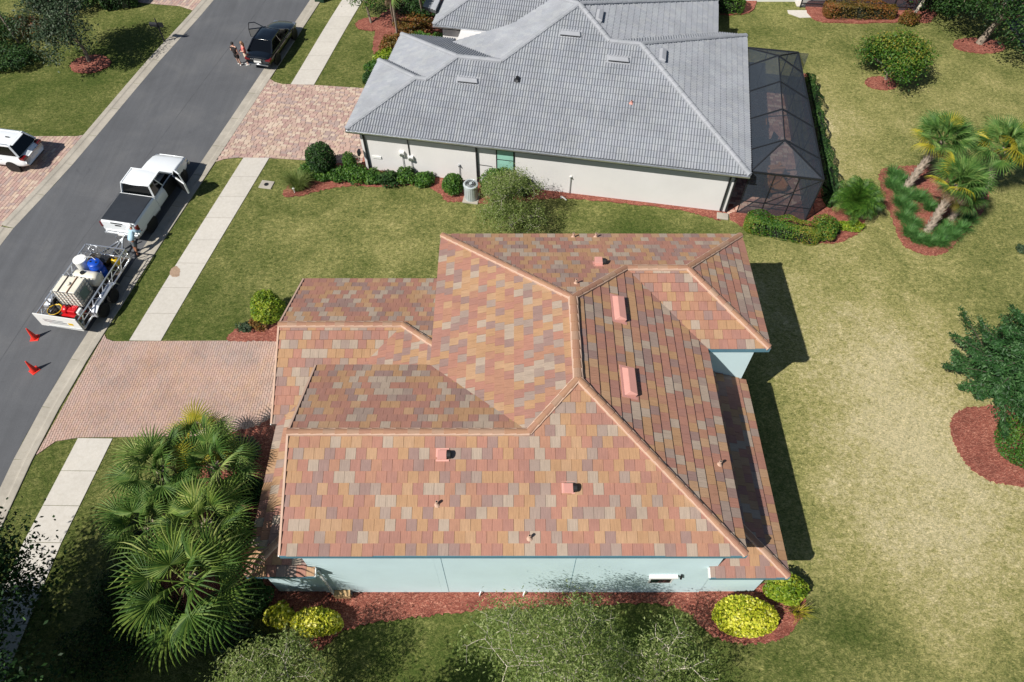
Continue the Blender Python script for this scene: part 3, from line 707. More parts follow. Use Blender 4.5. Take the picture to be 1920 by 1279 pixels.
RA((4.39, 18.13, zr(2.93)), (xm, yn, zr(5.15)))
RA((4.45, 18.13, zr(2.93)), (6.76, 18.13, zr(2.93)))
RA((9.64, 15.25, zr(.03)), (6.76, 18.13, zr(2.93))); RA((9.64, 21.01, zr(.03)), (6.76, 18.13, zr(2.93)))
RA((9.29, 7.41, zr(.03, ZL)), (7.05, 9.65, zr(2.27, ZL)))
RA((-9.25, 16.83, 4.41), (-4.35, 16.83, 4.41)); RA((-4.33, 16.83, 4.41), (-2.9, 15.40, 5.0))
RA((-8.95, 7.45, zr(.03, ZL)), (-6.95, 9.45, zr(2.03, ZL)))
R.finish(Vector((0, 0, 27)), 290)
# fascia boards along the eaves and rakes
def fascia(a, b, off, h=.2, mat=M_TEAL, house=HA, w=.03):
    mb = MB(); a, b = Vector(a), Vector(b); o = Vector(off)
    mb.bar(a+o-Vector((0, 0, h/2-.03)), b+o-Vector((0, 0, h/2-.03)), w, h); mb.build('fascia', mat, house)
for a, b, o in (((-7.25, 7.36, ZM), (7.32, 7.36, ZM), (0, -.017, 0)), ((7.32, 7.36, ZM), (7.32, 15.2, ZM), (.017, 0, 0)), ((7.34, 15.2, ZM), (9.69, 15.2, ZM), (0, -.017, 0)),
                ((9.69, 15.2, ZM), (9.69, 21.06, ZM), (.017, 0, 0)), ((-2.98, 14.42, ZM), (-2.98, 21.06, ZM), (-.017, 0, 0)), ((-7.25, 14.42, ZM), (-2.98, 14.42, ZM), (0, .017, 0)),
                ((9.34, 7.36, ZL), (9.34, 15.2, ZL), (.017, 0, 0)), ((6.68, 7.36, ZL), (9.34, 7.36, ZL), (0, -.017, 0)), ((-9.0, 7.4, ZL), (-6.65, 7.4, ZL), (0, -.017, 0)),
                ((-9.0, 7.4, ZL), (-9.0, 13.2, ZL), (-.017, 0, 0)), ((-9.25, 20.46, ZL), (-2.72, 20.46, ZL), (0, .017, 0))):
    fascia(a, b, o, mat=M_TEAL)
for a, b, o in (((-7.25, 7.36, ZM), (-7.25, 10.89, zr(3.53)), (-.017, 0, 0)), ((-7.25, 10.89, zr(3.53)), (-7.25, 14.42, ZM), (-.017, 0, 0)), ((-9.25, 13.2, ZL), (-9.25, 16.83, 4.41), (-.017, 0, 0)), ((-9.25, 16.83, 4.41), (-9.25, 20.46, ZL), (-.017, 0, 0)), ((6.68, 7.36, ZL), (6.68, 7.68, ZL+.13), (-.017, 0, 0)), ((-6.65, 7.4, ZL), (-6.65, 7.68, ZL+.11), (.017, 0, 0))):
    fascia(a, b, o, mat=M_WHITE)
# pale rake caps along the gable edges
for a, b in (((-7.24, 7.36, ZM+.05), (-7.24, 10.8, zr(3.44)+.05)), ((-7.24, 10.98, zr(3.44)+.05), (-7.24, 14.42, ZM+.05)), ((-9.24, 13.2, ZL+.05), (-9.24, 16.74, 4.42)), ((-9.24, 16.92, 4.42), (-9.24, 20.46, ZL+.05))):
    MB().bar(a, b, .07, .07).build('rake_edge', M_MORT, HA)
# ventilators, stacks
def on(ax, sgn, e0, z0, x, y): return z0 + RP*sgn*((x if ax == 0 else y)-e0)
def plane_mtx(x, y, z, ax, sgn, lift=.06):
    c = 1/math.sqrt(1+RP*RP)
    T = Vector((sgn*c, 0, RP*c)) if ax == 0 else Vector((0, sgn*c, RP*c)); Sd = T.cross(Vector((0, 0, 1))).normalized(); N = Sd.cross(T)
    p = Vector((x, y, z)) + N*lift
    return Matrix(((Sd.x, T.x, N.x, p.x), (Sd.y, T.y, N.y, p.y), (Sd.z, T.z, N.z, p.z), (0, 0, 0, 1)))
def offridge(house, x, y, z, ax, sgn, L, Wd, H, mat, dark=M_BLACK):
    M = plane_mtx(x, y, z, ax, sgn)
    hs, ht = L/2, Wd/2; mb = MB()
    vs = [(-hs, -ht, .0), (hs, -ht, .0), (hs, ht, 0), (-hs, ht, 0), (-hs+.02, -ht, H), (hs-.02, -ht, H), (hs-.10, ht*.35, H*.98), (-hs+.10, ht*.35, H*.98)]
    mb.add(vs, [(0, 1, 5, 4), (1, 2, 6, 5), (2, 3, 7, 6), (3, 0, 4, 7), (4, 5, 6, 7), (3, 2, 1, 0)])
    o = mb.build('roof_vent', mat, house, mtx=M, bevel=.015)
    MB().box(-hs+.04, hs-.04, -ht-.006, -ht-.002, .03, H-.05).build('vent_slot', dark, o)
    MB().box(-hs-.08, hs+.08, -ht-.08, ht+.08, -.02, .006).build('vent_flashing', mat, o)
for u, v in ((1158, 581), (1177, 718)):
    # on the east slope: solve the point by stepping along the view line
    best = None
    for k in range(400):
        z = 5.1+k*.006; p = at(u, v, z); q = ZM+RP*(7.32-p.x)
        if best is None or abs(q-z) < best[0]: best = (abs(q-z), p.x, p.y, z)
    offridge(HA, best[1], best[2], best[3], 0, -1, 1.12, .42, .16, M_PINK)
def onplane(u, v, ax, sgn, e0, z0):
    best = None
    for k in range(1200):
        z = z0+k*.003; p = at(u, v, z); q = z0+RP*sgn*((p.x if ax == 0 else p.y)-e0)
        if best is None or abs(q-z) < best[0]: best = (abs(q-z), p.x, p.y, z)
    return best[1:]
def boxvent(house, pos, ax, sgn, mat, w=.3, hh=.24):
    M = plane_mtx(*pos, ax, sgn, .05)
    o = MB().add([(-w/2, -w/2, 0), (w/2, -w/2, 0), (w/2, w/2, 0), (-w/2, w/2, 0), (-w/2, -w/2, hh), (w/2, -w/2, hh), (w/2, w/2, hh*.5), (-w/2, w/2, hh*.5)],
                 [(0, 1, 5, 4), (1, 2, 6, 5), (2, 3, 7, 6), (3, 0, 4, 7), (4, 5, 6, 7), (3, 2, 1, 0)]).build('roof_vent', mat, house, mtx=M, bevel=.012)
    sg_ = 1 if sgn > 0 else -1
    MB().lathe([(w*.44, 0), (w*.44, .13)], 16, (sg_*(w/2-.01) - (0 if sg_ > 0 else .13), -.0, .10), 'x').build('vent_mouth_and_shadow', M_BLACK, o)  # black drum sized for the vent opening plus a painted-in shadow beside it
    MB().box(-w/2-.06, w/2+.06, -w/2-.06, w/2+.06, -.02, .008).build('vent_flashing', mat, o)
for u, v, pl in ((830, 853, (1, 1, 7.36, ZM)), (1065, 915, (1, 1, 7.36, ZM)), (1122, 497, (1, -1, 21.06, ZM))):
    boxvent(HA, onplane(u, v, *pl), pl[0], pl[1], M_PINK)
def stack(house, pos, mat=M_MORT, r=.045, h=.28):
    o = MB().tube([(0, 0, -.1), (0, 0, h)], r, 8).build('pipe_stack', mat, house, mtx=Matrix.Translation(pos))
    MB().tube([(0, 0, h-.01), (0, 0, h+.004)], r*.7, 8).build('pipe_mouth', M_BLACK, o)
    MB().lathe([(r*2.4, .03), (r*1.2, .12)], 10).build('pipe_flashing', mat, o)
for u, v, pl in ((820, 947, (1, 1, 7.36, ZM)), (993, 1010, (1, 1, 7.36, ZM)), (1348, 872, (0, -1, 7.32, ZM)), (1080, 533, (1, -1, 21.06, ZM)), (1075, 446, (1, -1, 21.06, ZM)), (1117, 446, (1, -1, 21.06, ZM))):
    stack(HA, onplane(u, v, *pl))
# high windows, joints and fittings on the side wall
for xa in (-6.0, -3.98):
    w = MB().box(xa, xa+.86, 7.67, 7.6895, 3.95, 4.62).build('window', M_WHITE, HA)
    MB().box(xa+.05, xa+.81, 7.66, 7.665, 3.93, 4.57).build('pane', M_GLASS, w)
for x in (-2.35, 2.1):
    MB().box(x, x+.012, 7.684, 7.6905, 0, 5.0).build('control_joint', M_TEAL, HA)
o = MB().box(4.78, 5.78, 7.56, 7.69, 2.02, 2.14).build('window_hood', M_WHITE, HA, bevel=.01)
o = MB().box(4.86, 5.70, 7.675, 7.6885, 1.2, 2.0).build('window', M_WHITE, HA); MB().box(4.92, 5.64, 7.668, 7.673, 1.26, 1.94).build('pane', M_GLASS, o)
MB().tube([(5.9, 7.66, 2.2), (5.9, 7.6, 1.95)], .04, 8).build('hose_bib', M_DKMET, HA)
o = MB().box(-6.55, -5.95, 7.45, 7.685, 0, .36).build('stone_plinth', simple('tan_stone', col(214, 178, 130, .8), .9, var=.2, vs=5, bmp=.6), HA, bevel=.02)
MB().tube([(-5.86, 7.5, .0), (-5.86, 7.5, .42), (-5.92, 7.62, .5)], .03, 8).build('drain_pipe', M_DKMET, HA)
for x in (-1.2, .42): MB().tube([(x, 7.55, 0), (x, 7.55, .22), (x+.05, 7.66, .24)], .025, 6).build('drain_pipe', M_WHITE, HA)
# downspout and boot at the inner corner
MB().bar((-6.6, 7.6, 0), (-6.6, 7.6, 2.8), .07, .06).build('downspout', M_WHITE, HA)
# ------------------------------------------------------------------ the neighbouring off-white house, grey barrel tiles, turned a little
HB = empty('grey_roof_house', (-8.7553, 30.706, 0), rad(-9.88), label='off-white house under a big light grey barrel-tile hip roof', cat='house')
ZB = 3.0
def wb(x0, x1, y0, y1, z1=2.9, mat=M_CREAM): return MB().box(x0, x1, y0, y1, -.1, z1).build('wall', mat, HB)
wb(.5, 20.42, .46, 3.2); wb(.5, 2.9, 3.203, 5.9); wb(1.05, 20.42, 3.206, 8.6); wb(3.95, 18.8, 8.603, 12.0, 2.9); wb(18.803, 20.1, 8.606, 11.9, 2.9); wb(2.65, 18.8, 12.003, 24); wb(2.65, 9.6, 10.86, 11.999)
RB = Roof(HB, 's', (M_GTILE, M_GCAP, M_GDECK))
RB.plane([(0, 0), (20.91, 0), (14.67, 6.24), (13.04, 6.24), (11.13, 8.15), (7.53, 4.55), (5.15, 4.55), (3.75, 3.15), (3.15, 3.15)], ZB, 1, 1, 0)
RB.plane([(0, 0), (3.15, 3.15), (0, 6.3)], ZB, 0, 1, 0)
RB.plane([(0, 6.3), (3.15, 3.15), (3.75, 3.15), (.6, 6.3)], ZB, 1, -1, 6.3)
RB.plane([(.6, 6.3), (3.75, 3.15), (5.15, 4.55), (.6, 9.1)], ZB, 0, 1, .6)
RB.plane([(.6, 9.1), (5.15, 4.55), (7.53, 4.55), (3.93, 8.15), (3.93, 9.1)], ZB, 1, -1, 9.1)
RB.plane([(3.93, 8.15), (7.53, 4.55), (11.13, 8.15), (9.6, 9.68), (7.53, 8.15)], ZB, 0, 1, 2.98)
RB.plane([(20.91, 0), (20.91, 12.48), (14.67, 6.24)], ZB, 0, -1, 20.91)
RB.plane([(14.67, 6.24), (20.91, 12.48), (19.2, 12.48), (19.2, 12.4), (13.04, 6.24)], ZB, 1, -1, 12.48)
RB.plane([(13.04, 6.24), (19.2, 12.4), (19.2, 16.22), (11.13, 8.15)], ZB, 0, -1, 19.2)
RB.plane([(11.13, 8.15), (19.2, 16.22), (9.6, 16.22), (9.6, 9.68)], ZB, 1, -1, 16.3)
RB.plane([(2.2, 10.4), (9.58, 10.4), (9.58, 17.78)], ZB, 1, 1, 10.4)
RB.plane([(2.2, 10.4), (9.58, 17.78), (9.58, 22), (2.2, 22)], ZB, 0, 1, 2.2)
RB.plane([(1.1, 12.5), (2.17, 11.43), (2.17, 20), (1.1, 20)], 2.85, 0, 1, 1.1)
zb = lambda d: ZB+RP*d
for a, b in (((.05, .05, zb(.03)), (3.15, 3.15, zb(3.15))), ((3.15, 3.15, zb(3.15)), (3.75, 3.15, zb(3.15))), ((.05, 6.25, zb(.03)), (3.15, 3.15, zb(3.15))),
             ((3.75, 3.15, zb(3.15)), (5.15, 4.55, zb(4.55))), ((.65, 9.05, zb(.03)), (5.15, 4.55, zb(4.55))), ((5.15, 4.55, zb(4.55)), (7.53, 4.55, zb(4.55))),
             ((7.53, 4.55, zb(4.55)), (11.13, 8.15, zb(8.15))), ((20.86, .05, zb(.03)), (14.67, 6.24, zb(6.24))), ((13.04, 6.24, zb(6.24)), (14.67, 6.24, zb(6.24))),
             ((20.86, 12.43, zb(.03)), (14.67, 6.24, zb(6.24))), ((13.04, 6.24, zb(6.24)), (11.13, 8.15, zb(8.15))), ((19.15, 16.17, zb(.03)), (11.13, 8.15, zb(8.15))),
             ((9.65, 9.63, zb(6.67)), (11.13, 8.15, zb(8.15))), ((2.25, 10.45, zb(.03)), (9.5, 17.7, zb(7.3)))):
    RB.ridge(a, b, w=.27, lift=.06, mort=M_GCAP)
_cl = HB.matrix_world.inverted() if False else (Matrix.Translation((-8.7553, 30.706, 0)) @ Matrix.Rotation(rad(-9.88), 4, 'Z')).inverted()
RB.finish(_cl @ Vector((0, 0, 27)), 290)
# gutters, fascia, downspouts
def gutter(a, b, off):
    a, b = Vector(a)+Vector(off), Vector(b)+Vector(off)
    n = max(1, round((b-a).length/3.0))
    d = (b-a)/n; nr = Vector(off).normalized()
    for i in range(n):
        p, q = a+d*i, a+d*(i+1)-d.normalized()*.012; mb = MB()
        sec = [(-.055, 0), (-.055, -.11), (.03, -.11), (.06, -.02), (.06, .0), (.05, .0), (.045, -.02), (.022, -.10), (-.045, -.10), (-.045, 0)]
        vs = [tuple(p+nr*x+Vector((0, 0, z))) for x, z in sec]+[tuple(q+nr*x+Vector((0, 0, z))) for x, z in sec]; k = len(sec)
        mb.add(vs, [(j, (j+1) % k, k+(j+1) % k, k+j) for j in range(k)]); mb.build('gutter', M_GALV if False else M_ALU, HB)
gutter((0, 0, ZB+.02), (20.91, 0, ZB+.02), (0, -.085, 0)); gutter((2.2, 10.4, ZB+.02), (9.5, 10.4, ZB+.02), (0, -.085, 0))
for a, b, o in (((0, 0, ZB), (20.91, 0, ZB), (0, -.015, 0)), ((0, 0, ZB), (0, 6.3, ZB), (-.015, 0, 0)), ((20.91, 0, ZB), (20.91, 12.48, ZB), (.015, 0, 0)), ((2.2, 10.4, ZB), (9.5, 10.4, ZB), (0, -.015, 0)), ((.6, 6.3, ZB), (.6, 9.1, ZB), (-.015, 0, 0)), ((19.2, 12.5, ZB), (19.2, 16.22, ZB), (.015, 0, 0))):
    fascia(a, b, o, h=.22, mat=M_DKMET, house=HB)
def downspout(x, y0=.40, b=.02):
    MB().bar((x, y0, .12), (x, y0, 2.55), .10, .08, up=Vector((1, 0, 0))).bar((x, y0, 2.55), (x, b, 2.86), .10, .08, up=Vector((1, 0, 0))).build('downspout', M_DKMET, HB)
downspout(.72); downspout(6.9); downspout(20.1); downspout(20.38)
MB().box(19.95, 20.55, -.15, .30, 0, .09).build('splash_block', M_KERB, HB, bevel=.02)
# window with sea-green glass, wall fittings
w = MB().box(7.95, 8.95, .425, .455, .9, 2.75).build('window', M_DKMET, HB)
MB().box(8.02, 8.88, .418, .423, 1.85, 2.7).build('pane', M_SEAGL, w); MB().box(8.02, 8.88, .418, .423, .96, 1.79).build('pane', M_SEAGL, w); MB().box(7.9, 9.0, .36, .42, .84, .9).build('sill', M_WHITE, w)
w = MB().box(14.0, 15.1, .43, .456, 2.55, 2.87).build('window', M_DKMET, HB); MB().box(14.06, 15.04, .424, .429, 2.6, 2.83).build('pane', M_GLASS, w)
def meter(x, z, w, h, d=.14, mat=M_WHITE, pipe=True):
    o = MB().box(x-w/2, x+w/2, .455-d, .455, z-h/2, z+h/2).build('utility_box', mat, HB, bevel=.015)
    MB().lathe([(w*.34, 0), (w*.34, .05), (w*.2, .08)], 12, (x, .455-d-.075, z+.02), 'y').build('meter_dial', M_GALV, o)
    if pipe: MB().tube([(x, .41, .0), (x, .41, z-h/2)], .02, 6).build('conduit', M_GALV, o)
meter(2.75, 1.45, .28, .36); meter(3.22, 1.22, .3, .32)
MB().tube([(3.16, .42, 1.38), (3.16, .42, 2.85)], .025, 6).build('conduit', M_DKMET, HB)
meter(5.9, 1.1, .10, .12, .08, M_GALV); meter(12.0, 1.2, .1, .12, .06)
MB().tube([(7.0, .42, 1.32), (7.7, .42, 1.30)], .012, 5).build('conduit', M_DKMET, HB)
MB().box(1.0, 1.5, .41, .455, .9, 1.05).build('house_number_plate', M_WHITE, HB)
MB().box(.3, .42, .1, .35, 1.2, 1.5).build('wall_lantern', M_DKMET, HB)
MB().tube([(11.6, .0, 0), (11.6, .0, .14), (11.75, -.1, .16), (11.9, -.1, .02)], .04, 7).build('drain_elbow', M_WHITE, HB)
for x in (2.4, 9.6): MB().tube([(x, -.2, 0), (x+.03, -.2, .12)], .05, 7).build('drain_elbow', M_WHITE, HB)
# roof ventilators
def bplane(a, b, ax, sgn, e0): return (a, b, ZB+RP*sgn*((a if ax == 0 else b)-e0))
for a, b in ((5.97, 3.3), (10.94, 6.41), (13.65, 5.27)): offridge(HB, *bplane(a, b, 1, 1, 0), 1, 1, 1.12, .36, .15, M_GCAP)
for u, v, e0 in ((1122, 32, 19.2), (1240, 106, 20.91)):
    best = None
    for k in range(700):
        z = 3+k*.005; p = at(u, v, z); q = _cl @ p; zz = ZB+RP*(e0-q.x)
        if best is None or abs(zz-z) < best[0]: best = (abs(zz-z), q.x, q.y, z)
    offridge(HB, best[1], best[2], best[3], 0, -1, 1.1, .36, .15, M_GCAP)
stack(HB, bplane(8.55, 3.6, 1, 1, 0), M_DKMET, .09, .24); stack(HB, bplane(14.6, 3.0, 1, 1, 0), M_PINK, .05, .2)

# screened patio cage against the east wall
PC = empty('screened_patio', (20.93, 0, 0), 0, label='dark bronze screened patio enclosure on the end of the off-white house', cat='patio enclosure')
PC.matrix_world = Matrix.Translation((-8.7553, 30.706, 0)) @ Matrix.Rotation(rad(-9.88), 4, 'Z')
xi, xr, yf, yb, zl, zt = 20.98, 22.45, .5, 11.5, 2.85, 3.75
xo = lambda y: 24.55 - .055*(y-.5)
FR = [2.1, 4.62, 7.05, 9.5]
pt = lambda x, y, z: Vector((x, y, z))
def beam(a, b, w=.06, h=.09, name='frame_beam'): MB().bar(a, b, w, h).build(name, M_DKMET, PC)
beam(pt(xi, yf, zl), pt(xo(yf), yf, zl)); beam(pt(xi, yb, zl), pt(xo(yb), yb, zl)); beam(pt(xo(yf), yf, zl), pt(xo(yb), yb, zl)); beam(pt(xi, yf, zl), pt(xi, yb, zl))
beam(pt(xr, FR[0], zt), pt(xr, FR[-1], zt), .05, .05)
for y in FR: beam(pt(xi, y, zl+.08), pt(xr, y, zt)); beam(pt(xr, y, zt), pt(xo(y), y, zl))
for c in ((xi, yf), (xo(yf), yf)): beam(pt(c[0], c[1], zl), pt(xr, FR[0], zt))
for c in ((xi, yb), (xo(yb), yb)): beam(pt(c[0], c[1], zl), pt(xr, FR[-1], zt))
for y in [yf]+FR+[yb]: beam(pt(xo(y), y, 0), pt(xo(y), y, zl), .06, .06, 'frame_post')
for x in (21.0, 22.2, 23.4): beam(pt(x, yf, 0), pt(x, yf, zl), .05, .05, 'frame_post'); beam(pt(x, yb, 0), pt(x, yb, zl), .05, .05, 'frame_post')
for y0_, y1_ in ((yf, FR[0]), (FR[2], FR[3])): beam(pt(xo(y0_), y0_, zl), pt(xo(y1_), y1_, .9), .035, .035, 'brace')
for z in (.9,): beam(pt(xo(yf), yf, z), pt(xo(yb), yb, z), .04, .04, 'rail'); beam(pt(21.0, yf, z), pt(xo(yf), yf, z), .04, .04, 'rail')
beam(pt(22.2, yf, .9), pt(xo(yf), yf, zl), .035, .035, 'brace')
def screen(*q): MB().add([tuple(p) for p in q], [tuple(range(len(q)))]).build('screen_panel', M_SCRN, PC)
YS = FR
for a, b in zip(YS[:-1], YS[1:]):
    screen(pt(xi, a, zl+.08), pt(xi, b, zl+.08), pt(xr, b, zt), pt(xr, a, zt)); screen(pt(xr, a, zt), pt(xr, b, zt), pt(xo(b), b, zl), pt(xo(a), a, zl))
screen(pt(xi, yf, zl), pt(xr, FR[0], zt), pt(xi, FR[0], zl+.08)); screen(pt(xi, yf, zl), pt(xo(yf), yf, zl), pt(xr, FR[0], zt)); screen(pt(xo(yf), yf, zl), pt(xo(FR[0]), FR[0], zl), pt(xr, FR[0], zt))
screen(pt(xi, yb, zl), pt(xi, FR[-1], zl+.08), pt(xr, FR[-1], zt)); screen(pt(xi, yb, zl), pt(xr, FR[-1], zt), pt(xo(yb), yb, zl)); screen(pt(xo(yb), yb, zl), pt(xr, FR[-1], zt), pt(xo(FR[-1]), FR[-1], zl))
PO = [yf]+FR+[yb]
for a, b in zip(PO[:-1], PO[1:]): screen(pt(xo(a), a, 0), pt(xo(b), b, 0), pt(xo(b), b, zl), pt(xo(a), a, zl))
for a, b in ((21.0, 22.2), (22.2, 23.4), (23.4, 24.55)): screen(pt(a, yf, 0), pt(b, yf, 0), pt(b, yf, zl), pt(a, yf, zl)); screen(pt(a, yb, 0), pt(b, yb, 0), pt(b, yb, zl), pt(a, yb, zl))
Mw = PC.matrix_world
pp = [Mw @ Vector((x, y, 0)) for x, y in ((20.45, .3), (24.75, .3), (24.1, 11.7), (20.2, 11.7))]
M_PAVE3 = tint_mat('patio_pavers', [(0, col(200, 150, 134, .7)), (.3, col(220, 176, 156, .7)), (.6, col(180, 134, 122, .7)), (.8, col(232, 200, 180, .7))], (5, 5, .1), .8, .3, weather=.15)
pavers('patio_floor', [(p.x, p.y) for p in pp], .3, .2, rad(-10), M_PAVE3, .03, (.2, .3, .3, .4))
# patio furniture standing inside
def place(o, x, y, rz=0): 
    p = Mw @ Vector((x, y, .04)); o.location = p; o.rotation_euler = (0, 0, rad(-9.88)+rz)
M_WICK = simple('tan_wicker', col(190, 130, 84, .75), .8, var=.2, vs=10)
def armchair(x, y, rz, label):
    r = empty('patio_armchair', label=label, cat='armchair'); place(r, x, y, rz)
    MB().box(-.42, .42, -.4, .4, .18, .42).build('seat', M_WICK, r, bevel=.05); MB().box(-.42, .42, .3, .46, .3, .9).build('backrest', M_WICK, r, bevel=.05)
    for s in (-1, 1):
        MB().box(s*.45-.07, s*.45+.07, -.38, .4, .18, .62).build('armrest', M_WICK, r, bevel=.04)
        for t in (-.33, .33): MB().box(s*.38-.03, s*.38+.03, t-.03, t+.03, 0, .2).build('leg', M_DKMET, r)
armchair(23.0, 2.6, .4, 'tan wicker armchair nearest the front screen of the patio'); armchair(22.9, 3.8, PI+.3, 'tan wicker armchair deeper in the patio')
t = empty('patio_table', label='dark round patio table between wicker chairs', cat='table'); place(t, 22.2, 5.6)
MB().lathe([(.5, .70), (.5, .74)], 20).build('table_top', M_DKMET, t); MB().tube([(0, 0, .02), (0, 0, .7)], .05, 8).build('pedestal', M_DKMET, t); MB().lathe([(.28, 0), (.26, .03)], 16).build('base', M_DKMET, t)
def pchair(x, y, rz, label):
    r = empty('patio_chair', label=label, cat='chair'); place(r, x, y, rz)
    MB().box(-.24, .24, -.24, .24, .42, .46).build('seat', M_DKMET, r); MB().box(-.24, .24, .22, .26, .46, .95).build('backrest', M_DKMET, r)
    for s in (-.2, .2):
        for q in (-.2, .2): MB().tube([(s, q, 0), (s, q, .43)], .015, 6).build('leg', M_DKMET, r)
pchair(21.5, 5.6, PI/2, 'dark metal chair on the house side of the patio table'); pchair(22.8, 6.1, -PI/3, 'dark metal chair on the garden side of the patio table')
g = empty('patio_bench', label='tan slatted bench at the back of the patio', cat='bench'); place(g, 22.0, 8.0)
for k in range(5): MB().box(-.7, .7, -.28+k*.12, -.18+k*.12, .40, .43).build('slat', M_WICK, g)
for s in (-.6, .6): MB().box(s-.03, s+.03, -.28, .3, 0, .4).build('leg', M_WICK, g)

# heat pump beside the wall
ac = empty('heat_pump', at(884, 372), rad(-9.88), label='light grey outdoor heat pump standing between two shrubs by the off-white wall', cat='air conditioner')
M_ACM = simple('grey_sheet_metal', col(196, 204, 206, .85), .4, .2, var=.05)
MB().box(-.42, .42, -.42, .42, 0, .06).build('pad', M_KERB, ac)
mb = MB(); mb.lathe([(.36, .07), (.36, .95), (.40, .97), (.40, 1.03), (.34, 1.05)], 4*5); mb.build('casing', M_ACM, ac)
for k in range(20):
    a = 2*PI*k/20; MB().box(.358, .372, -.035, .035, .15, .88, M=Matrix.Rotation(a, 4, 'Z')).build('louvre', M_ACM, ac)
MB().lathe([(.30, 1.052), (.30, 1.056)], 20).build('fan_well', M_PLAS, ac)
for k in range(4): MB().box(.05, .27, -.06, .06, 1.06, 1.068, M=Matrix.Rotation(k*PI/2, 4, 'Z') @ Matrix.Rotation(.2, 4, 'X')).build('fan_blade', M_ACM, ac)
mb = MB()
for r_ in (.10, .18, .26, .33): mb.tube([(r_*math.cos(a*PI/9), r_*math.sin(a*PI/9), 1.09) for a in range(19)], .007, 4)
mb.build('fan_guard', M_ACM, ac); MB().lathe([(.08, 1.05), (.08, 1.09)], 12).build('fan_hub', M_ACM, ac)
dr = empty('drain_grate', at(500, 347), rad(-10), label='square concrete drain box with a dark grate in the lawn', cat='drain')
MB().box(-.36, .36, -.3, .3, -.05, .05).build('collar', M_KERB, dr, bevel=.01); MB().lathe([(.13, .051), (.13, .056)], 14).build('grate', M_PLAS, dr)

# far white house and pool cage, top right; grey-roofed house in the corner
HC = empty('white_house', (0, 0, 0), label='white walled house cut off by the top edge beside a hedge', cat='house')
a = at(1405, 8); b = at(1487, 14)
MB().box(14.2, 23.2, 48.6, 58, -.1, 3.2).build('wall', M_WHITE, HC)
MB().slab([(13.8, 49.6), (23.6, 49.6), (23.6, 58.5), (13.8, 58.5)], lambda x, y: 3.1+.3*(y-49.6), lambda x, y: 3.3+.3*(y-49.6)).build('roof', M_GDECK, HC)
PQ = empty('pool_cage', at(1500, 14), rad(-4), label='black framed pool screen cage beside the far white wall', cat='pool enclosure')
for k in range(5):
    x = k*2.1; MB().bar((x, 0, 0), (x, 0, 2.6), .08).build('frame_post', M_DKMET, PQ); MB().bar((x, 0, 2.6), (x, 6, 3.4), .06).build('frame_beam', M_DKMET, PQ); MB().bar((x, 6, 0), (x, 6, 3.4), .08).build('frame_post', M_DKMET, PQ)
for z in (.3, 1.3, 2.6): MB().bar((0, 0, z), (8.4, 0, z), .06).build('rail', M_DKMET, PQ)
for k in range(4):
    x = k*2.1; MB().add([(x, 0, 0), (x+2.1, 0, 0), (x+2.1, 0, 2.6), (x, 0, 2.6)], [(0, 1, 2, 3)]).build('screen_panel', M_SCRN, PQ); MB().add([(x, 0, 2.6), (x+2.1, 0, 2.6), (x+2.1, 6, 3.4), (x, 6, 3.4)], [(0, 1, 2, 3)]).build('screen_panel', M_SCRN, PQ)
M_WATER = simple('pool_water', col(60, 200, 200, .8), .05, var=.15, vs=2, spec=.8)
q = at(1500, 14)
pool = MB().box(q.x+2.2, q.x+7.2, q.y+1.2, q.y+4.6, -.05, .06).build('pool_water', M_WATER, kind='structure')
MB().box(q.x-.2, q.x+8.6, q.y+.1, q.y+6, -.05, .04).build('pool_deck', M_WALK, kind='structure')
sheet('pad', [(at(u, v).x, at(u, v).y) for u, v in ((1476, 20), (1524, 20), (1530, 33), (1500, 34), (1478, 26))], .035, M_WALK)
sheet('side_street', [(at(u, v).x, at(u, v).y) for u, v in ((1852, -10), (1862, 12), (1890, 48), (1922, 92), (1990, 190), (2200, 190), (2100, -60), (1850, -60))], .012, M_ASPH)
# ------------------------------------------------------------------ vehicles
def loft(stations, mirror=True):
    """stations: list of (x, [(y,z)...] half section from sill to centre top)"""
    mb = MB(); n = len(stations[0][1]); vs = []
    for x, sec in stations:
        full = [(y, z) for y, z in sec] + [(-y, z) for y, z in reversed(sec) if abs(y) > 1e-6]
        vs += [(x, y, z) for y, z in full]
    m = len(vs)//len(stations); fs = []
    for i in range(len(stations)-1):
        for k in range(m-1): fs.append((i*m+k, i*m+k+1, (i+1)*m+k+1, (i+1)*m+k))
        fs.append((i*m+m-1, i*m, (i+1)*m, (i+1)*m+m-1))
    fs.append(tuple(range(m))); fs.append(tuple(reversed(range((len(stations)-1)*m, len(stations)*m))))
    mb.add(vs, [tuple(reversed(f)) for f in fs]); return mb
def subs(o, lv=1):
    md = o.modifiers.new('subdivision', 'SUBSURF'); md.levels = lv; md.render_levels = lv; return o
def wheel(parent, x, y, r=.36, w=.25, steer=0.0):
    s = 1 if y > 0 else -1
    M = Matrix.Translation((x, y, r)) @ Matrix.Rotation(steer, 4, 'Z')
    o = MB().lathe([(r*.60, -w/2), (r*.93, -w/2), (r, -w*.36), (r, w*.36), (r*.93, w/2), (r*.60, w/2)], 24, ax='y').build('wheel', M_RUB, parent, True, M)
    MB().lathe([(r*.60, s*w*.30), (r*.62, s*w*.46), (r*.56, s*w*.46), (r*.50, s*w*.34)] if s > 0 else [(r*.60, -w*.30), (r*.62, -w*.46), (r*.56, -w*.46), (r*.50, -w*.34)], 20, ax='y').build('rim', M_RIM, o)
    for k in range(6):
        MB().box(-.03, .03, s*w*.36-.02, s*w*.36+.02, .03, r*.56, M=Matrix.Rotation(k*PI/3, 4, 'Y')).build('spoke', M_RIM, o)
    return o
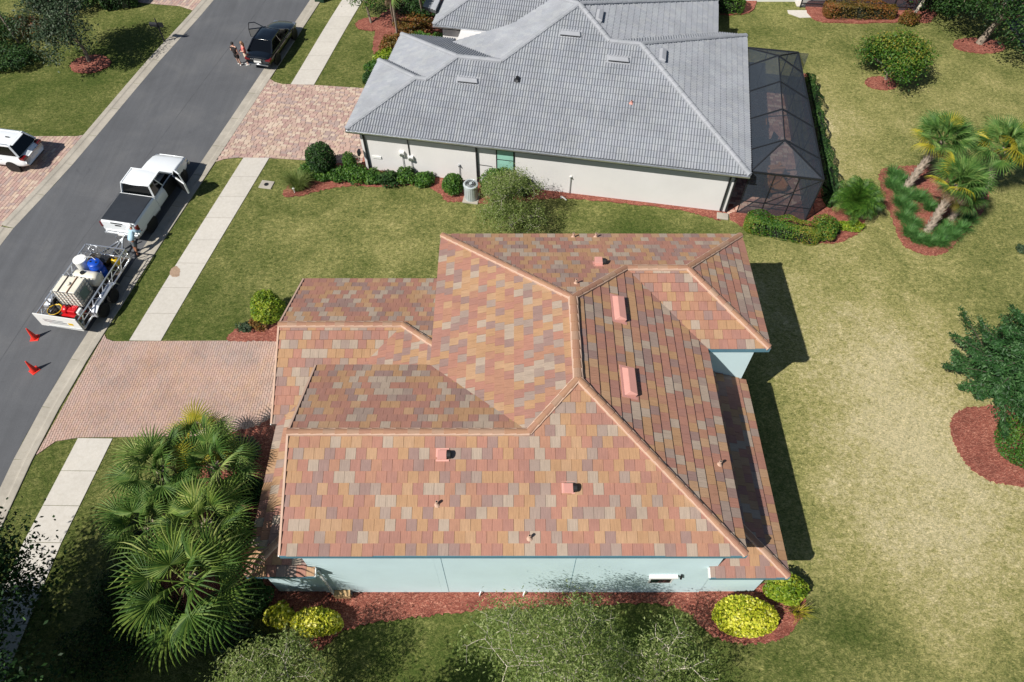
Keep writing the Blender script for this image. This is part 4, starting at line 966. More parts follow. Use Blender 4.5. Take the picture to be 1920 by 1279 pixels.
def greenhouse(parent, xb0, xb1, xt0, xt1, yb, yt, zb, zt, paint, doors=1, open_side=None, rear_glass=True):
    """cabin: roof panel, pillars and glazing; b = belt line, t = roof line (0 rear, 1 front)"""
    ym = (yt+yb)/2
    st = []
    B = lambda x, y, z: Vector((x, y, z))
    c = {('r', 1): (B(xb0, yb, zb), B(xt0, yt, zt)), ('f', 1): (B(xb1, yb, zb), B(xt1, yt, zt)), ('r', -1): (B(xb0, -yb, zb), B(xt0, -yt, zt)), ('f', -1): (B(xb1, -yb, zb), B(xt1, -yt, zt))}
    # roof: crowned panel
    mb = MB(); nx, ny = 7, 7; vs = []
    for i in range(nx):
        for j in range(ny):
            u, v = i/(nx-1), j/(ny-1); x = xt0+(xt1-xt0)*u; y = -yt+2*yt*v
            e = (1-(2*u-1)**4)*(1-(2*v-1)**4); k = 1-.10*abs(2*u-1)**5; x += .09*(1-(2*v-1)**2)*(2*u-1)**3; vs.append((x, y*k, zt+.065*e))
    fs = [(i*ny+j, (i+1)*ny+j, (i+1)*ny+j+1, i*ny+j+1) for i in range(nx-1) for j in range(ny-1)]
    mb.add(vs, fs); mb.build('roof_panel', paint, parent, True)
    # pillars
    mb = MB()
    for kk, (a, b) in c.items(): mb.bar(a, b+B(0, 0, .01), .085, .07)
    for s in (1, -1):
        mb.bar(c[('r', s)][1], c[('f', s)][1], .06, .06); mb.bar(c[('r', s)][0], c[('f', s)][0], .06, .05)
        for d in range(1, doors):
            t = d/doors; mb.bar(c[('r', s)][0].lerp(c[('f', s)][0], t), c[('r', s)][1].lerp(c[('f', s)][1], t), .07, .05)
    mb.bar(c[('r', 1)][1], c[('r', -1)][1], .07, .05); mb.bar(c[('f', 1)][1], c[('f', -1)][1], .07, .05)
    mb.build('pillars', paint, parent)
    def pane(p, q, r, s_, name):
        MB().add([tuple(p), tuple(q), tuple(r), tuple(s_)], [(0, 1, 2, 3)]).build(name, M_CARGL, parent)
    off = .0
    pane(c[('f', 1)][0], c[('f', -1)][0], c[('f', -1)][1], c[('f', 1)][1], 'windscreen')
    pane(c[('r', 1)][0], c[('r', -1)][0], c[('r', -1)][1], c[('r', 1)][1], 'rear_window')
    for s in (1, -1):
        for d in range(doors):
            t0, t1 = d/doors, (d+1)/doors
            if open_side == s and d == doors-1: continue
            pane(c[('r', s)][0].lerp(c[('f', s)][0], t0), c[('r', s)][0].lerp(c[('f', s)][0], t1), c[('r', s)][1].lerp(c[('f', s)][1], t1), c[('r', s)][1].lerp(c[('f', s)][1], t0), 'side_window')
    return c
def well(parent, x, y, r):
    MB().lathe([(r*1.17, -.01), (r*1.17, .012)], 24, (x, y, r*1.02), 'y').build('wheel_arch', M_PLAS, parent)
def heading(h): return rad(90-h)

# white pickup, kerb-side front door open
tr = empty('pickup_truck', (-19.70, 26.55, 0), heading(10.6), label='white pickup truck with black bed cover and kerb-side door open', cat='pickup truck')
L0, L1, HW = -1.20, 4.72, 1.0
def sec(hw, zs, zm, zt, ins=.0): return [(hw-.10-ins, zs), (hw-ins, zs+.18), (hw+.015-ins, zm), (hw-.03-ins, zt-.10), (hw-.10-ins, zt), (.0, zt+.01)]
st = [(-1.02, sec(.96, .50, .85, 1.32, .03)), (-.98, sec(.99, .46, .85, 1.34)), (-.5, sec(1.0, .45, .85, 1.34)), (.5, sec(1.0, .42, .85, 1.34)), (1.02, sec(1.0, .40, .85, 1.34))]
bed = loft(st).build('cargo_bed', M_CARW, tr, False, bevel=.02)
cab = subs(loft([(1.06, sec(.99, .40, .82, 1.22)), (1.09, sec(1.0, .38, .82, 1.24)), (1.8, sec(1.0, .38, .82, 1.22)), (2.9, sec(1.0, .38, .82, 1.20)), (2.95, sec(1.0, .38, .82, 1.19))]).build('cab_body', M_CARW, tr, True), 1)
hood = subs(loft([(2.9, sec(.98, .40, .80, 1.18)), (3.0, sec(.99, .40, .80, 1.19)), (3.7, sec(.98, .40, .80, 1.16)), (4.25, sec(.96, .42, .78, 1.08)), (4.55, sec(.90, .45, .72, .98, .03)), (4.66, sec(.84, .50, .70, .90, .05))]).build('bonnet', M_CARW, tr, True), 1)
hood.modifiers.clear(); _b = hood.modifiers.new('bevel', 'BEVEL'); _b.width = .07; _b.segments = 3; _b.limit_method = 'ANGLE'; _b.angle_limit = rad(24)
greenhouse(tr, 1.10, 3.02, 1.28, 2.38, .90, .76, 1.20, 1.84, M_CARW, 2, open_side=-1)
MB().box(-.95, 1.0, -.90, .90, 1.325, 1.365).build('tonneau_cover', M_TONN, tr, bevel=.02)
for k in range(4): MB().box(-.92+k*.62, -.90+k*.62, -.88, .88, 1.364, 1.370).build('cover_seam', M_TONN, tr)
tg = MB().box(-1.06, -1.02, -.86, .86, .72, 1.33).build('tailgate', M_CARW, tr, bevel=.015)
MB().box(-1.075, -1.058, -.16, .16, 1.12, 1.20).build('handle', M_PLAS, tg); MB().box(-1.075, -1.055, -.30, .34, 1.27, 1.335).build('spoiler_strip', M_PLAS, tg)
MB().box(-1.20, -1.03, -.92, .92, .50, .68).build('rear_bumper', M_GALV, tr, bevel=.03)
MB().box(-1.22, -1.17, -.16, .16, .56, .68).build('number_plate', M_WHITE, tr)
MB().box(4.60, 4.76, -.88, .88, .45, .68).build('front_bumper', M_GALV, tr, bevel=.03)
MB().box(4.62, 4.70, -.5, .5, .68, .88).build('grille', M_PLAS, tr)
for s in (1, -1):
    MB().box(-1.045, -.86, s*.965-.04, s*.965+.055, .92, 1.22).build('tail_light', M_REDL, tr, bevel=.01)
    MB().box(4.4, 4.62, s*.80-.10, s*.80+.10, .80, .95).build('headlight', M_GLASS if False else M_GALV, tr, bevel=.02)
    wheel(tr, 0, s*.86, .39, .27); wheel(tr, 3.62, s*.86, .39, .27, .06)
    well(tr, 0, s*.995, .39); well(tr, 3.62, s*.975, .39)
m_ = MB().box(2.72, 2.90, 1.03, 1.24, 1.10, 1.30).build('door_mirror', M_CARW, tr, bevel=.03)
# open doorway: dark cabin and seats
MB().box(1.95, 2.92, -1.012, -.60, .50, 1.205).build('doorway', M_BLACK, tr)
MB().box(2.0, 2.5, -.70, -.2, .55, .95).build('seat', M_PLAS, tr, bevel=.04); MB().box(1.0, 2.4, -.72, .72, .95, 1.18).build('interior', M_BLACK, tr)
Md = Matrix.Translation((2.93, -1.01, 0)) @ Matrix.Rotation(rad(62), 4, 'Z')
dr_ = MB().box(-1.02, 0, -.05, .05, .45, 1.17).build('door', M_CARW, tr, mtx=Md, bevel=.02)
MB().box(-.98, -.04, .05, .075, .5, 1.12).build('door_trim', M_PLAS, dr_)
MB().bar((-1.0, 0, 1.17), (-.86, 0, 1.72), .05, .05).bar((-.86, 0, 1.72), (-.42, 0, 1.74), .05, .05).bar((-.42, 0, 1.74), (-.02, 0, 1.2), .05, .05).build('window_frame', M_CARW, dr_)
MB().add([(-.98, 0, 1.17), (-.04, 0, 1.17), (-.42, 0, 1.72), (-.85, 0, 1.70)], [(0, 1, 2, 3)]).build('pane', M_CARGL, dr_)
MB().box(-.18, .0, -.26, -.06, 1.10, 1.32).build('door_mirror', M_CARW, dr_, bevel=.03)

def car(name, loc, h, label, paint, L, HW, zt, suv=False, open_door=None):
    r = empty(name, loc, heading(h), label=label, cat='car')
    fo = L/2; hb = zt-.50 if not suv else zt-.58
    def sc(hw, zs, zm, zz, ins=0): return [(hw-.12-ins, zs), (hw-.02-ins, zs+.16), (hw-ins, zm), (hw-.05-ins, zz-.07), (hw-.16-ins, zz), (0, zz+.03)]
    if suv:
        st = [(-fo, sc(HW*.86, .45, .62, .86)), (-fo+.10, sc(HW*.95, .36, .66, .98)), (-fo+.5, sc(HW, .28, .64, hb+.02)), (0, sc(HW, .26, .62, hb)), (fo-1.3, sc(HW, .26, .62, hb)), (fo-.7, sc(HW*.98, .28, .6, hb-.08)), (fo-.2, sc(HW*.90, .32, .56, hb-.22)), (fo, sc(HW*.74, .40, .55, hb-.36))]
        g = (-fo+.22, fo-1.25, -fo+.62, fo-2.15)
    else:
        st = [(-fo, sc(HW*.84, .42, .58, .84)), (-fo+.08, sc(HW*.92, .34, .60, .95)), (-fo+.45, sc(HW*.98, .27, .60, hb+.03)), (0, sc(HW, .25, .58, hb)), (fo-1.35, sc(HW, .25, .58, hb-.01)), (fo-.7, sc(HW*.97, .27, .56, hb-.10)), (fo-.2, sc(HW*.88, .30, .52, hb-.22)), (fo, sc(HW*.70, .38, .50, hb-.32))]
        g = (-fo+.55, fo-1.35, -fo+1.30, fo-2.20)
    subs(loft(st).build('body', paint, r, True), 1)
    greenhouse(r, g[0], g[1], g[2], g[3], HW-.10, HW-.30, hb-.01, zt-.05, paint, 2, open_side=open_door)
    wx = (-fo+.95, fo-.92)
    for s in (1, -1):
        for x in wx: wheel(r, x, s*(HW-.11), .335, .22); well(r, x, s*(HW-.008), .335)
        MB().box(-fo-.005, -fo+.30, s*(HW-.24)-.20, s*(HW-.24)+.15, .70 if not suv else .84, .84 if not suv else 1.0).build('tail_light', M_REDL, r, bevel=.03)
        MB().box(fo-.42, fo-.10, s*(HW-.28)-.14, s*(HW-.28)+.14, .58, .70).build('headlight', M_GALV, r, bevel=.03)
        if open_door != s: MB().box(g[1]-.28, g[1]-.10, s*(HW+.07)-.08, s*(HW+.07)+.08, hb-.02, hb+.12).build('door_mirror', paint, r, bevel=.03)
        MB().box(-.9, -.72, s*HW-.012, s*HW+.012, hb-.20, hb-.17).build('door_handle', paint, r); MB().box(.15, .33, s*HW-.012, s*HW+.012, hb-.20, hb-.17).build('door_handle', paint, r)
    MB().box(-fo-.012, -fo+.02, -.24, .24, .58, .70).build('number_plate', M_WHITE, r)
    MB().box(-fo-.02, -fo+.05, -HW*.72, HW*.72, .40, .45).build('bumper_trim', M_GALV if not suv else M_PLAS, r)
    if suv:
        for s in (1, -1): MB().tube([(g[2]+.1, s*(HW-.34), zt+.03), (g[3]-.1, s*(HW-.34), zt+.03)], .02, 6).build('roof_rail', M_GALV, r)
        MB().box(-fo+.95, -fo+1.15, -.02, .02, zt, zt+.07).build('aerial_fin', M_PLAS, r)
        MB().box(-fo+.45, -fo+.70, -HW*.55, HW*.55, zt-.07, zt-.03).build('rear_spoiler', paint, r, bevel=.02)
    if open_door:
        s = open_door
        MB().box(g[1]-1.05, g[1]-.10, s*(HW-.30)-.02 if s < 0 else HW-.30, s*(HW-.30)+.02 if s < 0 else HW+.012, .38, hb-.02).build('doorway', M_BLACK, r)
        Md = Matrix.Translation((g[1]-.05, s*(HW-.01), 0)) @ Matrix.Rotation(-s*rad(66), 4, 'Z')
        d = MB().box(-1.0, 0, -.05, .05, .36, hb-.02).build('door', paint, r, mtx=Md, bevel=.03)
        MB().box(-.95, -.04, -s*.075 - .012, -s*.075+.012, .42, hb-.06).build('door_trim', simple('grey_door_trim', col(130, 130, 128, .8), .6), d)
        MB().bar((-.98, 0, hb-.04), (-.86, 0, zt-.12), .04).bar((-.86, 0, zt-.12), (-.5, 0, zt-.12), .04).bar((-.5, 0, zt-.12), (-.02, 0, hb), .04).build('window_frame', paint, d)
    return r
car('black_sedan', (-15.62, 42.72, 0), 11.5, 'black saloon car parked by the kerb with its street-side door open', M_CARB, 4.75, .92, 1.44, open_door=1)
s_ = car('white_suv', (-28.95, 31.95, 0), -80, 'white sport utility car on the paver drive across the street', M_CARW, 4.55, .93, 1.66, suv=True)

# ------------------------------------------------------------------ open utility trailer and its load
TR = empty('utility_trailer', (-20.45, 21.88, 0), heading(10), label='galvanised open utility trailer with a white sign board as its tailgate', cat='trailer')
Wt, Lt, zb_, zr_ = 1.04, 2.22, .52, 1.15
for k in range(14): MB().box(-Lt+k*(2*Lt/14)+.01, -Lt+(k+1)*(2*Lt/14)-.01, -Wt, Wt, zb_-.04, zb_).build('floor_board', M_DBARK, TR)
mb = MB()
for s in (1, -1):
    mb.bar((-Lt, s*Wt, zr_), (Lt, s*Wt, zr_), .05); mb.bar((-Lt, s*Wt, zb_), (Lt, s*Wt, zb_), .06); mb.bar((-Lt, s*Wt, (zb_+zr_)/2), (Lt, s*Wt, (zb_+zr_)/2), .03)
    for k in range(6):
        x = -Lt+k*2*Lt/5; mb.bar((x, s*Wt, zb_), (x, s*Wt, zr_), .05)
        if k < 5: mb.bar((x, s*Wt, zb_), (x+Lt/5, s*Wt, zr_), .03).bar((x+Lt/5, s*Wt, zr_), (x+2*Lt/5, s*Wt, zb_), .03)
mb.bar((Lt, -Wt, zr_), (Lt, Wt, zr_), .05).bar((Lt, -Wt, zb_), (Lt, Wt, zb_), .06).bar((-Lt, -Wt, zb_), (-Lt, Wt, zb_), .06)
for k in range(5):
    y = -Wt+k*Wt/2.5+.1; mb.bar((Lt, y, zb_), (Lt, min(Wt, y+.2), zr_), .03).bar((Lt, min(Wt, y+.2), zr_), (Lt, min(Wt, y+.4), zb_), .03)
mb.build('side_frame', M_ALU, TR)
MB().bar((Lt, .6, zb_), (Lt+1.15, 0, .5), .08).bar((Lt, -.6, zb_), (Lt+1.15, 0, .5), .08).bar((Lt, 0, zb_), (Lt+1.35, 0, .5), .08).build('drawbar', M_GALV, TR)
MB().tube([(Lt+.9, 0, .1), (Lt+.9, 0, .95)], .04, 8).build('jockey_leg', M_GALV, TR)
for s in (1, -1):
    for x in (-.95, -.05): 
        wheel(TR, x, s*(Wt+.17), .36, .22)
    pts = [(-1.5, .55), (-1.42, .78), (-1.1, .90), (-.5, .88), (.1, .90), (.42, .78), (.5, .55)]
    mb = MB(); vs = [(x, s*(Wt+.03), z) for x, z in pts]+[(x, s*(Wt+.33), z) for x, z in pts]; n_ = len(pts)
    mb.add(vs, [(i, i+1, n_+i+1, n_+i) for i in range(n_-1)]); f_ = mb.build('mudguard', M_ALU, TR); md = f_.modifiers.new('thick', 'SOLIDIFY'); md.thickness = .02
M_SIGN = None
m, n, b, o = newmat('sign_board_print'); tc = nd(n, 'ShaderNodeTexCoord')
t = noise(n, 9, 3, .6, tc.outputs['Object']); r_ = ramp(n, [(.56, col(232, 234, 236, .86)), (.62, col(190, 196, 200, .8)), (.68, col(214, 208, 170, .8))]); n.links.new(t.outputs[0], r_.inputs[0]); n.links.new(r_.outputs[0], b.inputs[0]); M_SIGN = m
sg = MB().box(-Lt-.10, -Lt-.06, -Wt-.02, Wt+.02, zb_-.05, zb_+.82).build('sign_tailgate', M_WHITE, TR)
# faded lettering bars of the board (illegible in the photograph)
for k, (y0, y1, z, h_, mt) in enumerate(((-.72, .30, .98, .05, M_GALV), (-.70, .42, .86, .06, M_GALV), (-.50, .46, .76, .04, M_GALV), (.50, .74, .80, .16, M_YEL))):
    MB().box(-Lt-.104, -Lt-.1005, -y1, -y0, z, z+h_).build('board_print', mt, sg)
MB().bar((-Lt-.12, Wt-.4, zb_+.02), (-Lt-.12, -Wt-.05, zb_+.1), .03).build('tailgate_bar', M_GALV, TR)
TM = Matrix.Translation((-20.45, 21.88, 0)) @ Matrix.Rotation(heading(10), 4, 'Z')
def ontr(name, x, y, z, label, cat, rz=0):
    p = TM @ Vector((x, y, z)); return empty(name, p, heading(10)+rz, label=label, cat=cat)
# caged water tank
T1 = ontr('caged_water_tank', -.62, .10, zb_+.005, 'white cube water tank in a steel cage on the trailer', 'water tank')
MB().box(-.48, .48, -.56, .56, .13, 1.08).build('tank', M_TANK, T1, bevel=.05)
MB().box(-.5, .5, -.58, .58, 0, .12).build('pallet', M_GALV, T1)
for k in range(7):
    y = -.575+k*1.15/6
    for x in (-.5, .5): MB().bar((x, y, .1), (x, y, 1.1), .02).build('cage_bar', M_GALV, T1)
for k in range(6):
    x = -.5+k*.2
    for y in (-.58, .58): MB().bar((x, y, .1), (x, y, 1.1), .02).build('cage_bar', M_GALV, T1)
for z in (.15, .33, .51, .69, .87, 1.09):
    MB().bar((-.5, -.58, z), (-.5, .58, z), .022).bar((.5, -.58, z), (.5, .58, z), .022).bar((-.5, -.58, z), (.5, -.58, z), .022).bar((-.5, .58, z), (.5, .58, z), .022).build('cage_hoop', M_GALV, T1)
for y in (-.2, .25): MB().bar((-.5, y, 1.10), (.5, y, 1.10), .035).build('top_bar', simple('rusty_bar', col(150, 110, 76, .7), .7) if y < 0 else M_DBARK, T1)
MB().lathe([(.11, 1.08), (.11, 1.13), (.09, 1.15)], 14, (0, 0, 0)).build('lid', M_TANK, T1)
MB().box(-.3, .25, -.592, -.588, .35, .85).build('label_plate', M_GRN, T1)
# round tanks
T2 = ontr('horizontal_tank', .36, -.02, zb_+.005, 'milky rounded chemical tank with a black lid between cube tank and blue barrel', 'tank')
MB().lathe([(.22, -.62), (.34, -.55), (.36, -.4), (.36, .4), (.34, .55), (.22, .62)], 20, (0, 0, .42), 'y').build('tank', M_TANK, T2, True)
MB().lathe([(.11, .77), (.11, .83)], 16, (0, .1, 0)).build('lid', M_PLAS, T2)
MB().box(-.3, .3, -.5, .5, 0, .1).build('cradle', M_GALV, T2)
T3 = ontr('blue_barrel', .98, -.20, zb_+.005, 'bright blue plastic drum standing in the trailer', 'barrel')
MB().lathe([(.28, 0), (.31, .05), (.31, .28), (.33, .31), (.31, .34), (.31, .60), (.33, .63), (.31, .66), (.30, .88), (.27, .92)], 24).build('drum', M_BLUEP, T3, True)
for y in (-.14, .14): MB().lathe([(.045, .915), (.045, .945)], 10, (0, y, 0)).build('bung', M_PLAS, T3)
T4 = ontr('white_drum', .98, .50, zb_+.005, 'white lidded drum beside the blue barrel', 'barrel')
MB().lathe([(.25, 0), (.29, .05), (.29, .86), (.30, .90), (.30, .96), (.26, .98)], 24).build('drum', M_WHITE, T4, True); MB().lathe([(.31, .93), (.31, .985)], 24).build('lid', M_WHITE, T4)
T5 = ontr('yellow_canister', 1.72, -.62, zb_+.005, 'small yellow round canister at the front corner of the trailer', 'canister')
MB().lathe([(.17, 0), (.19, .04), (.19, .30), (.14, .38), (.06, .42)], 18).build('body', M_YEL, T5, True); MB().lathe([(.06, .41), (.06, .46)], 10).build('cap', M_PLAS, T5)
T6 = ontr('red_pump_engine', -1.52, -.15, zb_+.005, 'red pump engine behind the cube tank', 'pump')
MB().box(-.25, .25, -.5, .45, .06, .14).build('base', M_RED, T6); MB().box(-.2, .2, -.35, .05, .14, .48).build('engine_block', M_RED, T6, bevel=.03)
MB().lathe([(.17, .0), (.20, .05), (.20, .22), (.15, .26)], 16, (0, .12, .32), 'y').build('flywheel_cover', M_RED, T6, True)
MB().box(-.16, .16, -.5, -.36, .2, .42).build('fuel_tank', M_WHITE, T6, bevel=.03); MB().tube([(.1, 0, .48), (.1, 0, .62), (-.05, .1, .64)], .035, 7).build('exhaust', M_DKMET, T6)
T7 = ontr('hose_coil', -1.60, .66, zb_+.005, 'coiled dark hose with a yellow loop near the tailgate', 'hose')
def coil(r0, r1, n_, z0, dz, rr):
    return [((r0+(r1-r0)*k/n_)*math.cos(k*.5), (r0+(r1-r0)*k/n_)*math.sin(k*.5), z0+dz*k/n_) for k in range(n_)]
MB().tube(coil(.16, .30, 60, .04, .25, 0), .022, 5).build('hose', M_HOSE, T7); MB().tube(coil(.30, .33, 26, .26, .05, 0), .018, 5).build('yellow_hose', M_YEL, T7)
T8 = ontr('hose_coil', .30, .80, zb_+.005, 'hose heaped along the street side of the trailer', 'hose')
MB().tube(coil(.06, .13, 50, .03, .3, 0), .02, 5).build('hose', M_HOSE, T8)
T9 = ontr('hose_coil', 1.75, .45, zb_+.005, 'dark hose heap at the front of the trailer beside the drawbar', 'hose')
MB().tube(coil(.12, .32, 70, .03, .28, 0), .024, 5).build('hose', M_HOSE, T9)
TA = ontr('storage_box', 1.70, -.05, zb_+.005, 'dark tool box at the front rail of the trailer', 'box'); MB().box(-.2, .2, -.22, .22, 0, .3).build('box_body', M_PLAS, TA, bevel=.02); MB().box(-.21, .21, -.23, .23, .3, .34).build('lid', M_DKMET, TA)
TB = ontr('grey_tub', -1.82, -.66, zb_+.005, 'grey-green tub in the rear corner of the trailer', 'tub'); MB().lathe([(.13, 0), (.18, .26), (.19, .27), (.15, .04)], 16).build('tub_body', M_GRN, TB)
TC = ontr('pale_hose', .98, .15, zb_+.95, 'thin pale hose looping over the blue barrel', 'hose')
MB().tube([(-.1, .2, -.02), (.15, .1, .08), (.22, -.2, .06), (.1, -.5, -.1), (-.2, -.62, -.5), (-.3, -.66, -.9)], .014, 5).build('hose', M_WHITE, TC)

# cones
def cone(p, label, tilt=0):
    r = empty('traffic_cone', p, random.random(), label=label, cat='traffic cone', group='cones behind the trailer')
    MB().box(-.19, .19, -.19, .19, 0, .03).build('base', M_CONE, r, bevel=.01)
    MB().lathe([(.14, .03), (.125, .07), (.03, .74), (.022, .76)], 20).build('cone_body', M_CONE, r, True); return r
cone(at(65, 695), 'orange-red traffic cone nearest the paver driveway')
cone(at(66, 634), 'orange-red traffic cone right behind the trailer')

# carriage-lamp style mailbox across the street
mx = empty('mailbox', at(309, 79), rad(-10), label='black ornamental mailbox post by the far kerb', cat='mailbox')
MB().lathe([(.07, 0), (.07, .1), (.045, .14), (.045, 1.5), (.03, 1.55), (.05, 1.6), (.01, 1.7)], 10).build('post', M_DKMET, mx)
MB().bar((-.45, 0, 1.1), (.35, 0, 1.1), .04).build('arm', M_DKMET, mx)
mb = MB(); sc_ = [(-.11, 0), (-.11, .14), (-.08, .21), (0, .25), (.08, .21), (.11, .14), (.11, 0)]; vs = [(-.5, y, 1.12+z) for y, z in sc_]+[(.02, y, 1.12+z) for y, z in sc_]; mb.add(vs, [(i, (i+1) % 7, 7+(i+1) % 7, 7+i) for i in range(7)]+[tuple(range(6, -1, -1)), tuple(range(7, 14))]); mb.build('letter_box', M_DKMET, mx)
MB().box(.1, .42, -.02, .02, 1.14, 1.4).build('name_plate', M_DKMET, mx); MB().box(-.515, -.503, -.06, .06, 1.18, 1.28).build('door_pull', M_GALV, mx)
gb = empty('street_sign_post', at(602, 1), rad(-12), label='dark green utility cabinet at the top edge by the kerb', cat='cabinet')
MB().box(-.35, .35, -.3, .3, 0, .8).build('cabinet_body', simple('dark_green_metal', col(30, 60, 44, .7), .5), gb, bevel=.03); MB().box(-.37, .37, -.32, .32, .8, .85).build('lid', MATS['dark_green_metal'], gb); gb.name = 'utility_cabinet'

# ------------------------------------------------------------------ people
def skin(name, J, E_, mat, parent, root='pelvis', sub=2):
    names = list(J); idx = {k: i for i, k in enumerate(names)}
    me = bpy.data.meshes.new(name); me.from_pydata([J[k][0] for k in names], [(idx[a], idx[b]) for a, b in E_], []); me.materials.append(mat)
    o = link(name, me, parent)
    md = o.modifiers.new('skin', 'SKIN'); md.use_smooth_shade = True; md.branch_smoothing = .3
    bm = bmesh.new(); bm.from_mesh(me); ly = bm.verts.layers.skin.verify(); bm.verts.ensure_lookup_table()
    for k in names:
        v = bm.verts[idx[k]][ly]; r = J[k][1]; v.radius = (r if isinstance(r, tuple) else (r, r)); v.use_root = (k == root)
    bm.to_mesh(me); bm.free(); s2 = o.modifiers.new('sub', 'SUBSURF'); s2.levels = sub-1; s2.render_levels = sub-1
    return o
def human(name, loc, rz, label, H, P, skinm, shirtm, pantm, shoem, hairm, hair='short', cap=None, sleeves=.5, legs='short'):
    """P: joint positions for a 1.75 m figure facing +X"""
    r = empty('person', loc, rz, label=label, cat='person'); k = H/1.75; r.scale = (k, k, k)
    V = {a: Vector(b) for a, b in P.items()}
    J = {}; Ed = []
    def j(n_, p, rr, par=None):
        J[n_] = (tuple(p), rr)
        if par: Ed.append((par, n_))
    j('pelvis', V['pelvis'], (.13, .11)); j('waist', V['pelvis'].lerp(V['chest'], .5), (.115, .10), 'pelvis'); j('chest', V['chest'], (.14, .115), 'waist')
    nb = V['chest'].lerp(V['neck'], .75); j('nb', nb, .062, 'chest'); j('neck', V['neck'], .052, 'nb')
    hd = (V['head']-V['neck']).normalized(); fw = V['face']
    j('jaw', V['neck']+hd*.07+fw*.02, .068, 'neck'); j('skull', V['neck']+hd*.155+fw*.012, .088, 'jaw'); j('crown', V['neck']+hd*.215, .07, 'skull')
    for s, S_ in ((1, 'l'), (-1, 'r')):
        sh, el, wr = V['sh'+S_], V['el'+S_], V['wr'+S_]; hp, kn, an = V['hip'+S_], V['kn'+S_], V['an'+S_]
        j('sh'+S_, sh, .048, 'nb'); j('el'+S_, el, .042, 'sh'+S_); j('wr'+S_, wr, .029, 'el'+S_)
        d = (wr-el).normalized(); side = d.cross(Vector((0, 0, 1))); side = side.normalized() if side.length > .1 else Vector((0, 1, 0))
        j('pm'+S_, wr+d*.06, (.036, .018), 'wr'+S_)
        for f in range(4):
            b_ = wr+d*.10+side*(.027-.018*f); j('f%d'%f+S_, b_, .0105, 'pm'+S_); ln = (.062, .072, .068, .052)[f]
            j('t%d'%f+S_, b_+d*ln+Vector((0, 0, -.012)), .0085, 'f%d'%f+S_)
        j('th'+S_, wr+d*.05+side*.045, .0115, 'pm'+S_); j('tt'+S_, wr+d*.085+side*.062, .009, 'th'+S_)
        j('hip'+S_, hp, .085, 'pelvis'); j('kn'+S_, kn, .056, 'hip'+S_); j('an'+S_, an, .04, 'kn'+S_)
        toe = V.get('toe'+S_, an+Vector((.15, 0, -.045))); j('toe'+S_, toe, .034, 'an'+S_)
    body = skin('body', J, Ed, skinm, r)
    # nose, eyes, ears, mouth as small forms on the head
    c = V['neck']+hd*.135+fw*.02; up_ = hd; sd_ = up_.cross(fw).normalized()
    mbf = MB(); mbf.bar(c+fw*.078+up_*.012, c+fw*.10-up_*.012, .022, .03)
    for s in (1, -1): mbf.bar(c+sd_*s*.082-up_*.02, c+sd_*s*.082+up_*.025, .012, .03)
    mbf.build('nose_and_ears', skinm, r)
    mbe = MB()
    for s in (1, -1): mbe.bar(c+fw*.081+sd_*s*.022+up_*.018, c+fw*.081+sd_*s*.042+up_*.018, .008, .012)
    mbe.bar(c+fw*.080-sd_*.022-up_*.038, c+fw*.080+sd_*.022-up_*.038, .008, .008); mbe.build('eyes_and_mouth', M_PLAS, r)
    # shirt
    J2 = {}; E2 = []
    def q(n_, p, rr, par=None):
        J2[n_] = (tuple(p), rr)
        if par: E2.append((par, n_))
    q('pelvis', V['pelvis']-(V['chest']-V['pelvis'])*.30, (.185, .155)); q('w', V['pelvis'].lerp(V['chest'], .5), (.172, .145), 'pelvis'); q('c', V['chest'], (.195, .155), 'w'); q('n', V['chest'].lerp(V['neck'], .84), .105, 'c')
    for S_ in 'lr':
        q('s'+S_, V['sh'+S_], .098, 'n'); q('e'+S_, V['sh'+S_].lerp(V['el'+S_], sleeves), .082, 's'+S_)
        if sleeves >= 1: q('x'+S_, V['el'+S_].lerp(V['wr'+S_], .85), .042, 'e'+S_)
    skin('shirt', J2, E2, shirtm, r)
    J3 = {'pelvis': (tuple(V['pelvis']+(V['chest']-V['pelvis'])*.1), (.175, .15)), 'p2': (tuple(V['pelvis']-Vector((0, 0, .05))), (.185, .16))}; E3 = [('pelvis', 'p2')]
    for S_ in 'lr':
        J3['h'+S_] = (tuple(V['hip'+S_]), .13); E3.append(('p2', 'h'+S_)); J3['k'+S_] = (tuple(V['hip'+S_].lerp(V['kn'+S_], .9 if legs == 'short' else 1)), .105 if legs == 'short' else .09); E3.append(('h'+S_, 'k'+S_))
        if legs != 'short': J3['a'+S_] = (tuple(V['kn'+S_].lerp(V['an'+S_], .92)), .07); E3.append(('k'+S_, 'a'+S_))
    skin('shorts' if legs == 'short' else 'trousers', J3, E3, pantm, r)
    for S_ in 'lr':
        a = V['an'+S_]; t_ = V.get('toe'+S_, a+Vector((.15, 0, -.045)))
        MB().bar(a+Vector((-.06, 0, -.035)), t_+Vector((.05, 0, .0)), .09, .075).build('shoe', shoem, r, bevel=.02)
    # hair or cap
    ctr = V['neck']+hd*.165
    hb_ = MB(); n_ = 14; vs = []
    q_ = hd.to_track_quat('Z', 'X')
    hb_.lathe([(.098, -.03), (.104, .01), (.096, .06), (.062, .10), (.02, .115)], n_)
    ob = hb_.build('hair' if not cap else 'cap', cap or hairm, r, True, Matrix.Translation(ctr-fw*.012) @ q_.to_matrix().to_4x4())
    if cap: MB().bar(ctr+fw*.07+hd*.01, ctr+fw*.20-hd*.005, .15, .012).build('cap_peak', cap, r)
    if hair == 'long':
        MB().tube([ctr-fw*.03, ctr-fw*.075-hd*.10, ctr-fw*.085-hd*.25], [.09, .085, .055], 10).build('long_hair', hairm, r, True)
    return r
